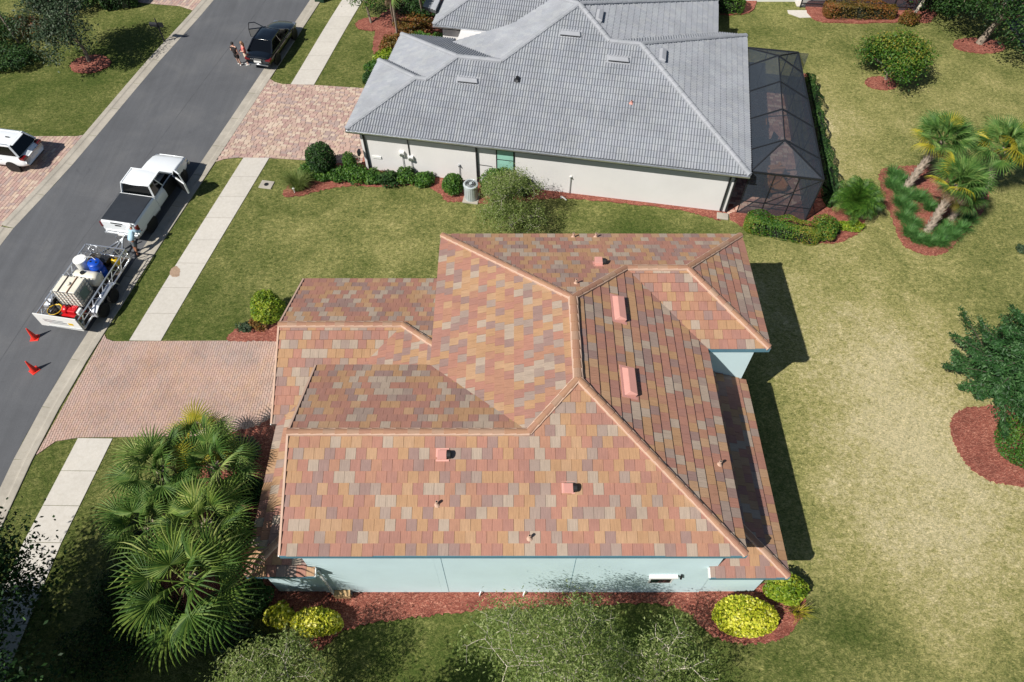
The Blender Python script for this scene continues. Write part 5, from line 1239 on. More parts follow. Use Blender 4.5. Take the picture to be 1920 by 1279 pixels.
M_SK = simple('fair_skin', col(214, 168, 146, .8), .55, var=.04); M_SK2 = simple('tanned_skin', col(176, 120, 92, .8), .55, var=.04)
M_DKC = simple('dark_cloth', col(44, 36, 36, .7), .9, var=.12, vs=8); M_COR = simple('coral_cloth', col(240, 120, 112, .85), .9, var=.1, vs=8); M_BEI = simple('beige_cloth', col(216, 196, 172, .8), .9, var=.08)
M_LBL = simple('light_blue_cloth', col(176, 208, 226, .85), .9, var=.08); M_JEAN = simple('grey_cloth', col(110, 116, 120, .7), .9, var=.12); M_HAIRD = simple('dark_hair', col(34, 28, 26, .7), .6, var=.2); M_HAIRB = simple('light_brown_hair', col(170, 128, 96, .7), .6, var=.2)
STAND = dict(pelvis=(0, 0, .96), chest=(.01, 0, 1.30), neck=(.01, 0, 1.50), head=(.02, 0, 1.75), face=(1, 0, 0),
    shl=(0, .19, 1.42), ell=(-.03, .25, 1.14), wrl=(.06, .26, .90), shr=(0, -.19, 1.42), elr=(-.03, -.25, 1.14), wrr=(.05, -.26, .90),
    hipl=(0, .09, .90), knl=(.02, .11, .50), anl=(-.02, .12, .09), hipr=(0, -.09, .90), knr=(.04, -.11, .50), anr=(.03, -.12, .09))
P1 = dict(STAND); P1.update(wrl=(.14, .20, .98), knl=(.08, .11, .50), anl=(.14, .12, .09))
human('person', at(449, 123), rad(70), 'person in dark T-shirt and dark shorts standing in the road left of the other', 1.62, P1, M_SK, M_DKC, M_DKC, M_WHITE, M_HAIRD)
P2 = dict(STAND); P2.update(wrr=(.20, -.12, 1.12), wrl=(.22, .10, 1.12), ell=(.02, .27, 1.16), elr=(.02, -.27, 1.16), knr=(.06, -.11, .5))
human('person', at(466, 121), rad(200), 'person in a coral top with long light hair standing behind the black car', 1.60, P2, M_SK, M_COR, M_BEI, M_WHITE, M_HAIRB, 'long')
# worker bending forward over the tail of the pickup
P3 = dict(pelvis=(0, 0, .93), chest=(.25, 0, 1.17), neck=(.38, 0, 1.36), head=(.46, 0, 1.60), face=(.8, 0, -.5),
    shl=(.36, .19, 1.25), ell=(.55, .24, 1.10), wrl=(.72, .18, 1.02), shr=(.36, -.19, 1.25), elr=(.52, -.26, 1.08), wrr=(.68, -.20, .98),
    hipl=(-.02, .09, .88), knl=(.06, .12, .48), anl=(.0, .14, .09), hipr=(-.02, -.09, .88), knr=(-.10, -.12, .50), anr=(-.26, -.13, .10))
P3['face'] = tuple(Vector((.8, 0, -.45)).normalized())
human('person', (-19.12, 24.75, 0), heading(14), 'worker in white cap and light blue shirt leaning towards the pickup tailgate', 1.72, P3, M_SK2, M_LBL, M_JEAN, M_DKC, M_HAIRD, cap=M_WHITE, sleeves=1)
# ------------------------------------------------------------------ plants
def leafmesh(name, P, size, mat, up=.35, out=None, aspect=.5, tint=None, jit=.35, fold=False):
    """P (N,3) numpy; one rhombic leaf per point"""
    N = len(P); P = np.asarray(P, dtype=np.float64)
    nrm = RNG.normal(size=(N, 3)); nrm[:, 2] = np.abs(nrm[:, 2])+up
    if out is not None: nrm += out*1.0
    nrm /= np.linalg.norm(nrm, axis=1)[:, None]
    a = RNG.normal(size=(N, 3)); a -= nrm*(a*nrm).sum(1)[:, None]; a /= np.linalg.norm(a, axis=1)[:, None]
    b = np.cross(nrm, a); s = size*(1+jit*RNG.uniform(-1, 1, size=N))[:, None]
    v = np.empty((N, 4, 3)); v[:, 0] = P-a*s; v[:, 1] = P+b*s*aspect-a*s*.1; v[:, 2] = P+a*s; v[:, 3] = P-b*s*aspect-a*s*.1
    me = bpy.data.meshes.new(name); me.vertices.add(N*4); me.vertices.foreach_set('co', v.ravel())
    me.loops.add(N*4); me.loops.foreach_set('vertex_index', np.arange(N*4, dtype=np.int32))
    me.polygons.add(N); me.polygons.foreach_set('loop_start', np.arange(0, N*4, 4, dtype=np.int32))
    try: me.polygons.foreach_set('loop_total', np.full(N, 4, dtype=np.int32))
    except Exception: pass
    me.update(calc_edges=True); me.materials.append(mat)
    t = RNG.uniform(0, 1, size=N) if tint is None else np.clip(tint, 0, 1)
    at_ = me.attributes.new('tint', 'FLOAT', 'FACE'); at_.data.foreach_set('value', t.astype(np.float32)); return me
def sphere_dirs(n, zmin=-.3):
    d = RNG.normal(size=(int(n*2.2)+40, 3)); d /= np.linalg.norm(d, axis=1)[:, None]; d = d[d[:, 2] > zmin]
    return d[:n]
def lumps(d, seed, amp):
    r = np.random.default_rng(seed); o = np.zeros(len(d))
    for k in range(7):
        q = r.normal(size=3); q /= np.linalg.norm(q); o += np.sin(d @ q*r.uniform(3, 8)+r.uniform(0, 6))/3.2
    return 1+amp*o
def shrub(loc, rx, ry, h, n, size, mat, label, cat='shrub', name='shrub', group=None, amp=.12, rz=0, flat=False, patch=.35, core=True, aspect=.55):
    r = empty(name, loc, rz, label=label, cat=cat, group=group)
    d = sphere_dirs(n, -.55); sd = int(RNG.integers(1e6)); L = lumps(d, sd, amp)
    rr = RNG.uniform(0, 1, size=len(d))**.28*L
    if flat: d2 = d.copy(); d2[:, 2] = np.sign(d[:, 2])*np.abs(d[:, 2])**.5; d = d2
    P = d*rr[:, None]*np.array([rx, ry, h*.56])+np.array([0, 0, h*.48]); P[:, 2] = np.maximum(P[:, 2], .03)
    pt_ = lumps(d, sd+5, 1)-1
    tint = .5+.30*RNG.normal(size=len(d))*.8+patch*pt_*.5
    link('foliage', leafmesh('foliage', P, size, mat, out=d*.8, tint=tint, aspect=aspect), r)
    mb = MB()
    for k in range(7):
        a = 2*PI*k/7; mb.tube([(0, 0, 0), (math.cos(a)*rx*.35, math.sin(a)*ry*.35, h*.4), (math.cos(a+.3)*rx*.7, math.sin(a+.3)*ry*.7, h*.75)], [.03, .02, .008], 5)
    mb.build('stems', M_DBARK, r); return r
def hedge(p0, p1, w, h, n, size, mat, label, name='hedge', group=None, rough=.05):
    p0, p1 = Vector(p0), Vector(p1); L = (p1-p0).length; ang = math.atan2((p1-p0).y, (p1-p0).x)
    r = empty(name, (p0+p1)/2, ang, label=label, cat='hedge', group=group)
    U = RNG.uniform(-1, 1, size=(n, 3)); k = RNG.integers(0, 4, size=n)
    ax = np.where(k == 0, 0, np.where(k == 1, 1, 2)); U[np.arange(n), ax] = np.where(ax == 2, 1, np.sign(U[np.arange(n), ax]))*RNG.uniform(.86, 1.02, size=n)
    q = U.copy(); rad_ = (np.abs(U)**6).sum(1)**(1/6); q = U/np.maximum(rad_, 1)[:, None]
    lx = q[:, 0]*L/2; ly = q[:, 1]*w/2; lz = (q[:, 2]+1)*h/2
    wob = rough*(np.sin(lx*2.7)+np.sin(lx*5.1+1)+np.sin(ly*6+lx))
    P = np.stack([lx, ly+wob*np.sign(ly), lz+wob], 1); P[:, 2] = np.maximum(P[:, 2], .02)
    tint = .5+.24*RNG.normal(size=n)+.25*np.sin(lx*1.7+ly*2)
    link('foliage', leafmesh('foliage', P, size, mat, out=q*.8, tint=tint), r)
    MB().box(-L/2+.25, L/2-.25, -w/2+.2, w/2-.2, .02, h-.24).build('light_block_core', M_CORE, r); return r  # plain dark box added inside the leaves to block light, not modelled branching
M_CORE = simple('dark_light_block', col(40, 50, 28, .5), .95, var=.3, vs=8)

def limbs(mb, p, d, L, r, depth, tips, spread=.55, nb=3, up=.12, taper=.62, n=5, twist=None):
    segs = 3; pts = [p.copy()]; q = p.copy(); dd = d.copy()
    for i in range(segs):
        dd = (dd+Vector((random.gauss(0, .10), random.gauss(0, .10), random.gauss(0, .06)+up*.3))).normalized(); q = q+dd*(L/segs); pts.append(q.copy())
    mb.tube(pts, [r, r*.87, r*.74, r*taper], n if depth > 1 else 4, cap=False)
    if depth <= 0:
        tips.append((pts[1], dd)); tips.append((pts[2], dd)); tips.append((q, dd)); return
    if depth == 1: tips.append((pts[2], dd))
    for k in range(nb):
        a = 2*PI*(k+random.random()*.7)/nb; side = dd.cross(Vector((0, 0, 1)))
        side = side.normalized() if side.length > .05 else Vector((1, 0, 0)); s2 = dd.cross(side)
        nd_ = (dd*(1-spread)+(side*math.cos(a)+s2*math.sin(a))*spread+Vector((0, 0, up))).normalized()
        limbs(mb, pts[-1 if k < nb-1 else -2], nd_, L*random.uniform(.62, .82), r*taper*.92, depth-1, tips, spread, nb, up, taper, n, twist)
def tree(loc, label, H, trunk_h, lean, depth, nb, L0, r0, leaves, lsize, crad, mat, bark=M_BARK, cat='tree', name='tree', spread=.55, up=.12, group=None, seed=1, aspect=.5, tintb=None, n=6, lup=.35):
    random.seed(seed); r = empty(name, loc, 0, label=label, cat=cat, group=group)
    mb = MB(); tips = []; lean = Vector((lean[0], lean[1], 0))
    top = Vector((0, 0, trunk_h))+lean
    mb.tube([Vector((0, 0, -.1)), Vector((0, 0, .15)), top*.5+Vector((random.gauss(0, .05), random.gauss(0, .05), 0)), top], [r0*1.6, r0*1.15, r0, r0*.85], n+3)
    tr_o = None
    for k in range(nb+1):
        a = 2*PI*k/(nb+1)+random.random()*.6; e = random.uniform(.35, 1.0) if k else 1.6
        d = Vector((math.cos(a)*math.cos(e), math.sin(a)*math.cos(e), math.sin(e)))
        limbs(mb, top-(Vector((0, 0, random.random()*trunk_h*.25)) if k else Vector()), d, L0*random.uniform(.8, 1.1), r0*.55, depth, tips, spread, nb, up)
    t_ = mb.build('trunk', bark, r, False)
    T = np.array([[*p] for p, d in tips]); k = max(1, leaves//len(T)); cen = T.mean(0)
    P = np.repeat(T, k, axis=0)+RNG.normal(size=(len(T)*k, 3))*crad*np.array([1, 1, .8])
    ct = np.repeat(RNG.normal(size=len(T))*.16, k)
    out = P-cen; out /= np.linalg.norm(out, axis=1)[:, None]+1e-6
    tint = .45+ct+.22*RNG.normal(size=len(P)) + (0 if tintb is None else tintb(P, cen))
    P[:, 2] = np.maximum(P[:, 2], .05)
    link('crown', leafmesh('crown', P, lsize, mat, up=lup, out=out*.5, tint=tint, aspect=aspect), r)
    random.seed(seed+99); return r

# fan palm fronds (three blades of each tint shared by all palms)
def fan_frond(seed, R=1.0, pet=1.0, nseg=27, spread=262, droop=.5):
    rg = random.Random(seed); mb = MB(); droop = (.45, .8, 1.1, .65, .95)[seed % 5]; fold = (.22, .34, .5, .28, .4)[seed % 5]; nseg -= seed % 3
    mb.tube([(0, 0, 0), (pet*.5, 0, .03), (pet, 0, 0)], [.022, .016, .012], 4, tint=.8)
    for i in range(nseg):
        a = rad(-spread/2+spread*i/(nseg-1)); aa = a
        L = R*(1-.18*abs(a)/PI)*(1+rg.uniform(-.06, .06)); dx, dy = math.cos(aa), math.sin(aa)
        wv = .024+.008*rg.random(); px, py = -dy, dx; tn = .25+.6*rg.random(); dr = droop*(1+rg.uniform(-.45, .45))
        base = Vector((pet, 0, 0)); z = lambda t: .05*math.sin(t*2.2)-dr*max(0, t-.45)**2*1.1*L-fold*t*abs(math.sin(aa*.5))**1.3*L
        rows = []
        for t, w_ in ((0.02, .25), (.35, 1.0), (.62, .85), (.82, .45), (1.0, .04)):
            tt = t if t <= .62 else t; c = base+Vector((dx*L*tt*(1-.12*max(0, tt-.6)), dy*L*tt*(1-.12*max(0, tt-.6)), z(tt)))
            o_ = Vector((px, py, 0))*wv*w_; rows.append((c-o_+Vector((0, 0, -.012*w_)), c+Vector((0, 0, .014*w_)), c+o_+Vector((0, 0, -.012*w_))))
        vs = [tuple(q) for rw in rows for q in rw]; fs = []
        for k in range(len(rows)-1):
            for m_ in range(2): fs.append((k*3+m_, k*3+m_+1, (k+1)*3+m_+1, (k+1)*3+m_))
        mb.add(vs, fs, 0, tn)
    return mb
FR_M = {}
def fmesh(kind, mat, seed, **kw):
    k = (kind, mat.name, seed)
    if k not in FR_M: FR_M[k] = fan_frond(seed, **kw).mesh('frond', mat)
    return FR_M[k]
def palm(loc, top, label, n=30, mat=None, scale=1.0, seed=0, yellow=0, dead=4, trunk_r=.17, group=None, cat='palm', lo=-25, hi=80, boots=True):
    mat = mat or L_PALM; rg = random.Random(seed); loc = Vector(loc); top = Vector(top)
    r = empty('fan_palm', loc, 0, label=label, cat=cat, group=group)
    t = top-loc; mb = MB(); m_ = 9; pts = [t*(k/m_)+Vector((math.sin(k)*.02, math.cos(k*1.3)*.02, 0)) for k in range(m_+1)]
    mb.tube(pts, [trunk_r*(1.25 if k == 0 else (1+.08*math.sin(k*2.1))) for k in range(m_+1)], 10); tk = mb.build('trunk', M_BOOT, r)
    if boots:
        mb = MB(); L = t.length; d = t.normalized(); x = d.cross(Vector((0, 1, 0))).normalized(); y = d.cross(x)
        for k in range(int(L*26)):
            s_ = (k+.5)/(L*26); a = k*2.39996; q = t*s_+ (x*math.cos(a)+y*math.sin(a))*trunk_r*.9; o_ = (x*math.cos(a)+y*math.sin(a)); w = (-x*math.sin(a)+y*math.cos(a))*.055
            tip = q+o_*.12+d*.17
            mb.add([tuple(q-w), tuple(q+w), tuple(tip+w*.5), tuple(tip-w*.5), tuple(q-d*.07+o_*.03)], [(0, 1, 2, 3), (0, 4, 1), (1, 4, 2), (2, 4, 3), (3, 4, 0)])
        b_ = mb.build('leaf_boots', M_BOOT, tk); b_['kind'] = 'stuff'
    for k in range(n):
        f = k/(n-1); el = rad(hi-(hi-lo)*f**.85)+rg.gauss(0, .08); az = k*2.39996+rg.gauss(0, .12)
        mt = mat
        if k >= n-dead: mt = L_PALMX; el = rad(lo-25-rg.random()*25)
        elif yellow and rg.random() < yellow*f*1.6: mt = L_PALMY
        me = fmesh('fan', mt, rg.randrange(5))
        sc = (.62 if mt is L_PALMX else 1.0)*scale*(1.0-.25*(1-f)**3)*rg.uniform(.9, 1.08)
        M = Matrix.Translation(t*1.0) @ Matrix.Rotation(az, 4, 'Z') @ Matrix.Rotation(-el, 4, 'Y') @ Matrix.Rotation(rg.gauss(0, .3), 4, 'X') @ Matrix.Scale(sc, 4)
        link('frond', me, r, M)
    return r
def feather_frond(seed, L=1.5, n=26, mat=None, leaf=.34, arch=1.0):
    rg = random.Random(seed); mb = MB(); pts = []
    for k in range(n+1):
        t = k/n; pts.append(Vector((L*(t-.12*arch*t*t), 0, .0+.35*arch*math.sin(t*1.9)*L*.5-.55*arch*t*t*L*.55)))
    mb.tube(pts, [.014*(1-.8*k/n) for k in range(n+1)], 4, tint=.6)
    for k in range(2, n):
        d = (pts[k+1]-pts[k-1]).normalized(); l_ = leaf*math.sin(PI*(k/n)**.8)**.6*(1+rg.uniform(-.1, .1))
        for s in (1, -1):
            o_ = (Vector((0, s, 0))*.85+d*.5).normalized(); b_ = pts[k]; mid = b_+o_*l_*.5+Vector((0, 0, .02)); tip = b_+o_*l_+Vector((0, 0, -.10*arch-.04*rg.random()))
            w = d*.013; mb.add([tuple(b_-w), tuple(b_+w), tuple(mid+w*1.5), tuple(mid-w*1.5), tuple(tip)], [(0, 1, 2, 3), (3, 2, 4)], 0, .2+.7*rg.random())
    return mb.mesh('frond', mat)
def feather_palm(loc, h, label, n, mat, L=1.5, seed=3, leaf=.34, cat='palm', name='feather_palm', stems=1, lo=-5, hi=80, group=None, stem_r=.09):
    rg = random.Random(seed); r = empty(name, loc, 0, label=label, cat=cat, group=group)
    ms = [feather_frond(seed+i, L, 24, mat, leaf) for i in range(3)]
    for s in range(stems):
        o_ = Vector((rg.gauss(0, .18), rg.gauss(0, .18), h)) if stems > 1 else Vector((0, 0, h))
        MB().tube([(o_.x*.3, o_.y*.3, 0), tuple(o_)], [stem_r*1.2, stem_r], 8).build('trunk', M_BOOT, r)
        for k in range(n//stems):
            f = k/max(1, n//stems-1); el = rad(hi-(hi-lo)*f)+rg.gauss(0, .1); az = k*2.39996+s+rg.gauss(0, .15)
            M = Matrix.Translation(o_) @ Matrix.Rotation(az, 4, 'Z') @ Matrix.Rotation(-el, 4, 'Y') @ Matrix.Rotation(rg.gauss(0, .2), 4, 'X') @ Matrix.Scale(rg.uniform(.85, 1.1), 4)
            link('frond', ms[rg.randrange(3)], r, M)
    return r
def tuft(loc, R, h, n, mat, label, cat='ornamental grass', name='ornamental_grass', group=None, seed=0, wid=.012, flop=1.0):
    rg = np.random.default_rng(seed); r = empty(name, loc, 0, label=label, cat=cat, group=group); mb = MB()
    V = []; F = []; T = []
    for k in range(n):
        a = rg.uniform(0, 2*PI); b0 = rg.uniform(0, R*.45); L = h*rg.uniform(.7, 1.15); fl = rg.uniform(.25, 1.1)*flop; bx, by = b0*math.cos(a), b0*math.sin(a); ax = a+rg.normal()*.5; dx, dy = math.cos(ax), math.sin(ax)
        w = wid*rg.uniform(.7, 1.3); px, py = -dy*w, dx*w; b = len(V)
        for t in (0, .4, .75, 1.0):
            x = bx+dx*R*fl*t*t; y = by+dy*R*fl*t*t; z = L*(t-.38*fl*t*t*t); ww = 1-t*.9
            V += [(x-px*ww, y-py*ww, z), (x+px*ww, y+py*ww, z)]
        F += [(b, b+1, b+3, b+2), (b+2, b+3, b+5, b+4), (b+4, b+5, b+7, b+6)]; T += [rg.uniform(0, 1)]*3
    me = bpy.data.meshes.new('blades'); me.from_pydata(V, [], F); me.materials.append(mat); x_ = me.attributes.new('tint', 'FLOAT', 'FACE'); x_.data.foreach_set('value', T); me.update()
    link('blades', me, r); return r

# --- along the off-white house
BL = lambda a, b, z=0: (Matrix.Translation((-8.7553, 30.706, 0)) @ Matrix.Rotation(rad(-9.88), 4, 'Z')) @ Vector((a, b, z))
shrub(at(607, 322), .82, .82, 1.9, 5200, .055, L_DARK, 'tall dark green rounded shrub at the driveway corner of the off-white house')
shrub(at(660, 322), .38, .36, 1.25, 1700, .05, L_GREEN, 'slim upright shrub beside the downspout of the off-white house')
xs = [(600, 332, .62), (634, 334, .7), (668, 336, .72), (700, 338, .6), (730, 344, .68), (762, 340, .6), (795, 343, .62), (580, 330, .5)]
for i, (u, v, rr) in enumerate(xs):
    shrub(at(u, v), rr, .55, .62+.1*(i % 3), 1700, .06, L_GREEN if i not in (4,) else L_DARK, ['low bright green shrub nearest the tall dark rounded one', 'low bright green shrub second along the off-white wall', 'low bright green shrub in front of the slim upright one', 'low bright green shrub below the electric meters', 'darker low shrub bulging into the lawn below the meters', 'low bright green shrub right of the dark bulging one', 'low lime-green shrub last before the clipped ball', 'low green shrub at the street end of the bed'][i], group='low shrubs along the off-white wall', amp=.2)
shrub(at(851, 362), .60, .56, 1.25, 4200, .045, L_GREEN, 'clipped rounded green shrub left of the heat pump', amp=.05)
shrub(at(935, 362), .90, .68, 1.5, 4600, .06, L_GREEN, 'large loose green shrub right of the heat pump', amp=.2)
shrub(at(975, 362), .72, .5, 1.05, 2200, .06, L_DARK, 'dark bronze-green shrub against the off-white wall', amp=.2)
tuft(at(560, 352), .85, 1.05, 900, L_WISP, 'round grey-brown clump of fountain grass at the lawn corner', seed=3, wid=.010)
MB()
st_ = empty('garden_light', at(553, 362), 0, label='small white path light at the foot of the fountain grass', cat='garden light'); MB().tube([(0, 0, 0), (0, 0, .3)], .03, 8).build('stake', M_WHITE, st_); MB().lathe([(.06, .3), (.08, .34), (.02, .4)], 12).build('lamp_head', M_WHITE, st_)
tree(at(958, 420), 'sparse grey-green small tree with bare twigs behind the tiled roof', 3, 1.0, (.1, 0), 4, 3, .95, .08, 19000, .05, .2, L_WISP, M_TWIG, spread=.6, up=.1, seed=5, aspect=.3)
# --- patio hedges
hedge(BL(21.3, -.52), BL(25.1, -.95), .95, .95, 9000, .042, L_AUT, 'clipped green and gold box hedge in front of the screened patio')
shrub(BL(25.4, -.35), .65, .8, 1.05, 3000, .045, L_AUT, 'rounded end of the clipped hedge at the patio corner')
hedge(BL(25.85, 1.6), BL(25.3, 12.6), .55, 1.15, 8500, .05, L_DARK, 'narrow dark hedge along the outer side of the screened patio')
feather_palm(at(1592, 402), .9, 'lush feathery dwarf palm at the corner of the screened patio', 64, L_GREEN, L=1.5, seed=4, leaf=.46, lo=-12)
shrub(at(1592, 428), .75, .35, .35, 1600, .05, L_LIME, 'low lime-green mound in front of the feathery palm', amp=.2)
shrub(at(1562, 436), .3, .25, .3, 500, .045, L_OAK, 'small blue-green plant beside the patio hedge')
# --- fan palm island
palm(at(1694, 357), at(1768, 262, 3.3), 'fan palm with a leaning pale trunk at the back left of the island', 38, dead=3, mat=L_PALMI, seed=1, lo=-2, scale=.92, yellow=.10)
palm(at(1738, 434), at(1796, 345, 3.0), 'foremost fan palm with the longest bare trunk in the island', 36, mat=L_PALMI, seed=2, lo=-2, scale=.9, yellow=.12, dead=5)
palm(at(1783, 412), at(1806, 372, 1.6), 'short fan palm half hidden behind the foremost one', 22, mat=L_PALMI, seed=3, scale=.7, yellow=.2, dead=5)
palm(at(1835, 372), at(1884, 275, 3.1), 'yellowing fan palm nearest the right edge of the photo', 36, mat=L_PALMI, seed=6, scale=1.0, yellow=.35, dead=5)
li = [(1672, 330), (1686, 343), (1668, 350), (1684, 362), (1700, 372), (1684, 384), (1700, 396), (1692, 412), (1708, 424), (1702, 440), (1716, 452), (1740, 458), (1762, 458), (1782, 446), (1800, 432), (1812, 416), (1770, 432), (1760, 444), (1722, 375), (1740, 392)]
for i, (u, v) in enumerate(li): tuft(at(u, v), .58, .6, 260, L_LIRI, 'clump of green lily turf under the fan palms', seed=20+i, group='lily turf clumps in the palm island', wid=.020)
# --- trees and hedges at the far side
def gold(P, c): return np.clip((P[:, 2]-c[2])*.30, -.3, .5)
tree(at(1660, 150), 'bushy small tree with gold-tipped top in the far lawn', 4, .3, (.1, .1), 3, 4, .98, .09, 21000, .07, .30, L_AUT, M_BARK, spread=.5, up=.26, seed=8, tintb=gold)
tree(at(1836, 82), 'big spreading oak with a leaning trunk near the top right corner', 7, 1.9, (.8, .3), 4, 3, 2.3, .20, 30000, .085, .36, L_DARK, M_BARK, spread=.6, up=.08, seed=12)
tree(at(1706, 40), 'pale slender trunked tree left of the big oak', 6, 2.6, (.6, .3), 3, 3, 1.3, .09, 6000, .08, .30, L_GREEN, M_TWIG, spread=.55, up=.2, seed=14)
tree(at(1968, 60), 'leafy tree overhanging the corner house roof', 7, 2.4, (-.3, .2), 3, 4, 1.9, .16, 9000, .085, .32, L_OAK, M_BARK, seed=15)
hedge(at(1306, 20), at(1392, 22), 1.1, 1.2, 4200, .06, L_GREEN, 'bright green clipped hedge by the far white wall')
hedge(at(1540, 30), at(1672, 34), 1.1, 1.0, 5200, .06, L_RUST, 'olive and bronze clipped hedge beside the far pool cage')
shrub(at(1700, 44), .7, .6, .8, 1200, .06, L_RUST, 'rusty tipped shrub at the end of the far hedge', amp=.2)
shrub(at(1760, 20), 1.4, 1.2, 1.5, 2600, .075, L_DARK, 'dark shrub mass under the pale slender tree', amp=.25)
# --- right edge: cedar with low mound
CE = empty('cedar_tree', (lambda q: (q.x, q.y, 0))(at(1905, 695, 1.9)), 0, label='dark green cedar spreading in from the right edge over the curved bed', cat='tree')
rgc = random.Random(4); mb = MB(); tips = []
mb.tube([(0, 0, 0), (0, 0, 2.4), (.05, 0, 4.6)], [.16, .11, .03], 9)
for k in range(78):
    h_ = .5+3.9*(k/78); L_ = (3.5-(h_-.5)*.60)*rgc.uniform(.6, 1.12); a = k*2.39996; p = Vector((0, 0, h_)); q = p+Vector((math.cos(a)*L_, math.sin(a)*L_, .25*L_))
    mb.tube([p, p.lerp(q, .5)+Vector((0, 0, .12)), q], [.035, .02, .006], 4, cap=False)
    for j in range(16):
        t = .2+.8*j/15; c = p.lerp(q, t); w = .34*(1.15-t)+.05; tips.append((c, w))
mb.build('trunk', M_DBARK, CE)
T = np.array([[*c] for c, w in tips]); Wd_ = np.array([w for c, w in tips]); k = 34
P = np.repeat(T, k, axis=0)+RNG.normal(size=(len(T)*k, 3))*np.repeat(Wd_, k)[:, None]*np.array([.75, .75, .4]); out = P*np.array([1, 1, .3]); out /= np.linalg.norm(out, axis=1)[:, None]+1e-6
link('crown', leafmesh('crown', P, .085, L_CED, up=.3, out=out*.4, tint=.4+.22*RNG.normal(size=len(P))+np.repeat(RNG.normal(size=len(T))*.14, k), aspect=.28), CE)
shrub(at(1915, 838), 1.35, 1.35, .9, 5200, .045, L_GREEN, 'bright green rounded mound below the cedar', amp=.06)
shrub(at(1912, 470), .25, .3, .3, 300, .05, L_OAK, 'small weedy plant at the right edge of the lawn')
# --- across the street
tree(at(168, 116), 'round dark green street tree in a mulch ring across the road', 5.5, 1.3, (-.15, .2), 3, 4, 1.5, .10, 13000, .075, .24, L_OAK, M_BARK, spread=.55, up=.16, seed=21)
tree(at(38, 86), 'thin trunked young tree at the top left corner', 5, 3.2, (-.5, .4), 2, 3, .9, .06, 1500, .07, .2, L_WISP, M_BARK, seed=22)
shrub(at(60, 62), 1.3, .9, 1.1, 2600, .07, L_RUST, 'olive gold shrub between the dark hedge and the round street tree', amp=.2)
shrub(at(22, 120), 2.0, 1.3, 1.1, 4200, .07, L_DARK, 'low dark green shrub mass at the left edge across the road', amp=.15)
shrub(at(-20, 78), 2.4, 1.6, 2.0, 4200, .08, L_DARK, 'tall dark hedge mass cut by the left edge of the photo', amp=.15)
hedge(at(196, 14), at(262, 6), 1.4, 1.3, 3600, .07, L_DARK, 'dark hedge by the far driveway across the road')
shrub(at(170, 10), 1.5, 1.3, 1.7, 2600, .08, L_DARK, 'dark bushy shrub behind the round street tree', amp=.2)
# --- beyond the neighbouring drive
tree(at(696, 44), 'young oak with dark trunk in a mulch ring by the far pavement', 5, 1.7, (-.1, .2), 3, 3, 1.05, .07, 5200, .07, .24, L_GREEN, M_BARK, seed=25, up=.2)
pm = [((745, 68), (733, -28, 4.6)), ((738, 45), (730, -18, 4.4)), ((792, 30), (783, -40, 4.2))]
for i, (b_, t_) in enumerate(pm): palm(at(*b_), at(*t_), ['slender palm with a long pale trunk nearest the neighbouring roof', 'second slender palm just behind the first by the orange bushes', 'slender palm farthest right against the dark foliage'][i], 18, seed=30+i, scale=.8, trunk_r=.075, boots=False, dead=3)
for i, (u, v, rx, h_, mt, lb) in enumerate(((740, 92, 1.1, .8, L_RUST, 'orange and olive bushes nearest the mulch strip'), (775, 60, 1.2, .9, L_RUST, 'orange-tipped bushes between the slender palms'), (790, 108, .9, .9, L_GREEN, 'bright green fern-like bush by the front walk'), (726, 118, .8, .8, L_LIME, 'light green leafy bush beside the lawn edge'), (705, 132, .6, .6, L_GREEN, 'low green bush at the garage corner of the off-white house'), (800, 30, 1.2, 1.3, L_DARK, 'dark bush under the far slender palm'), (760, 20, 1.4, 1.5, L_DARK, 'dark bush at the top edge behind the palms'), (697, 158, .5, .7, L_DARK, 'small blue-green bush at the end of the paver drive'), (825, 92, .7, 1.0, L_GREEN, 'green bush against the far wing of the off-white house'))):
    shrub(at(u, v), rx, rx*.9, h_, 2300, .07, mt, lb, amp=.25)
feather_palm(at(792, 92), .5, 'small ferny palm among the front bushes', 18, L_GREEN, L=.9, seed=9, leaf=.25)
# --- beside the garage
shrub(at(510, 598), .78, .72, 1.7, 4600, .055, L_LIME, 'round yellow-green shrub beside the garage wall', amp=.08)
shrub(at(488, 612), .45, .4, .6, 1000, .05, L_RUST, 'low brownish green shrub in front of the round one', amp=.2)
shrub(at(462, 618), .35, .3, .4, 600, .05, L_OAK, 'small sprawling plant at the edge of the garage bed', amp=.3)
# --- the big fan palms at the lower left
BP = [((395, 1020), (352, 1092, 4.4), 20, 1.28, 40, L_PALMD), ((330, 960), (300, 880, 3.4), 22, .98, 41, L_PALM), ((410, 960), (402, 875, 3.2), 20, .98, 42, L_PALM), ((400, 1000), (385, 985, 3.6), 16, 1.1, 43, L_PALMD), ((300, 1010), (275, 985, 2.8), 20, 1.0, 45, L_PALM), ((390, 870), (372, 830, 2.2), 18, .9, 46, L_PALMY)]
for i, (b_, t_, n_, sc_, sd_, mt) in enumerate(BP):
    palm(at(*b_), at(*t_), ['largest fan palm of the lower left group, nearest the camera', 'fan palm beside the pavement in the lower left group', 'fan palm by the drive nearest the porch roof', 'fan palm in the middle of the lower left group', 'low fan palm on the pavement side behind the largest', 'yellowish small palm poking over the drive edge'][i], n_, mat=mt if mt is not L_PALMY else L_PALM, scale=sc_, seed=sd_, dead=1, trunk_r=.16, lo=-30, yellow=.5 if mt is L_PALMY else .04, group=None)
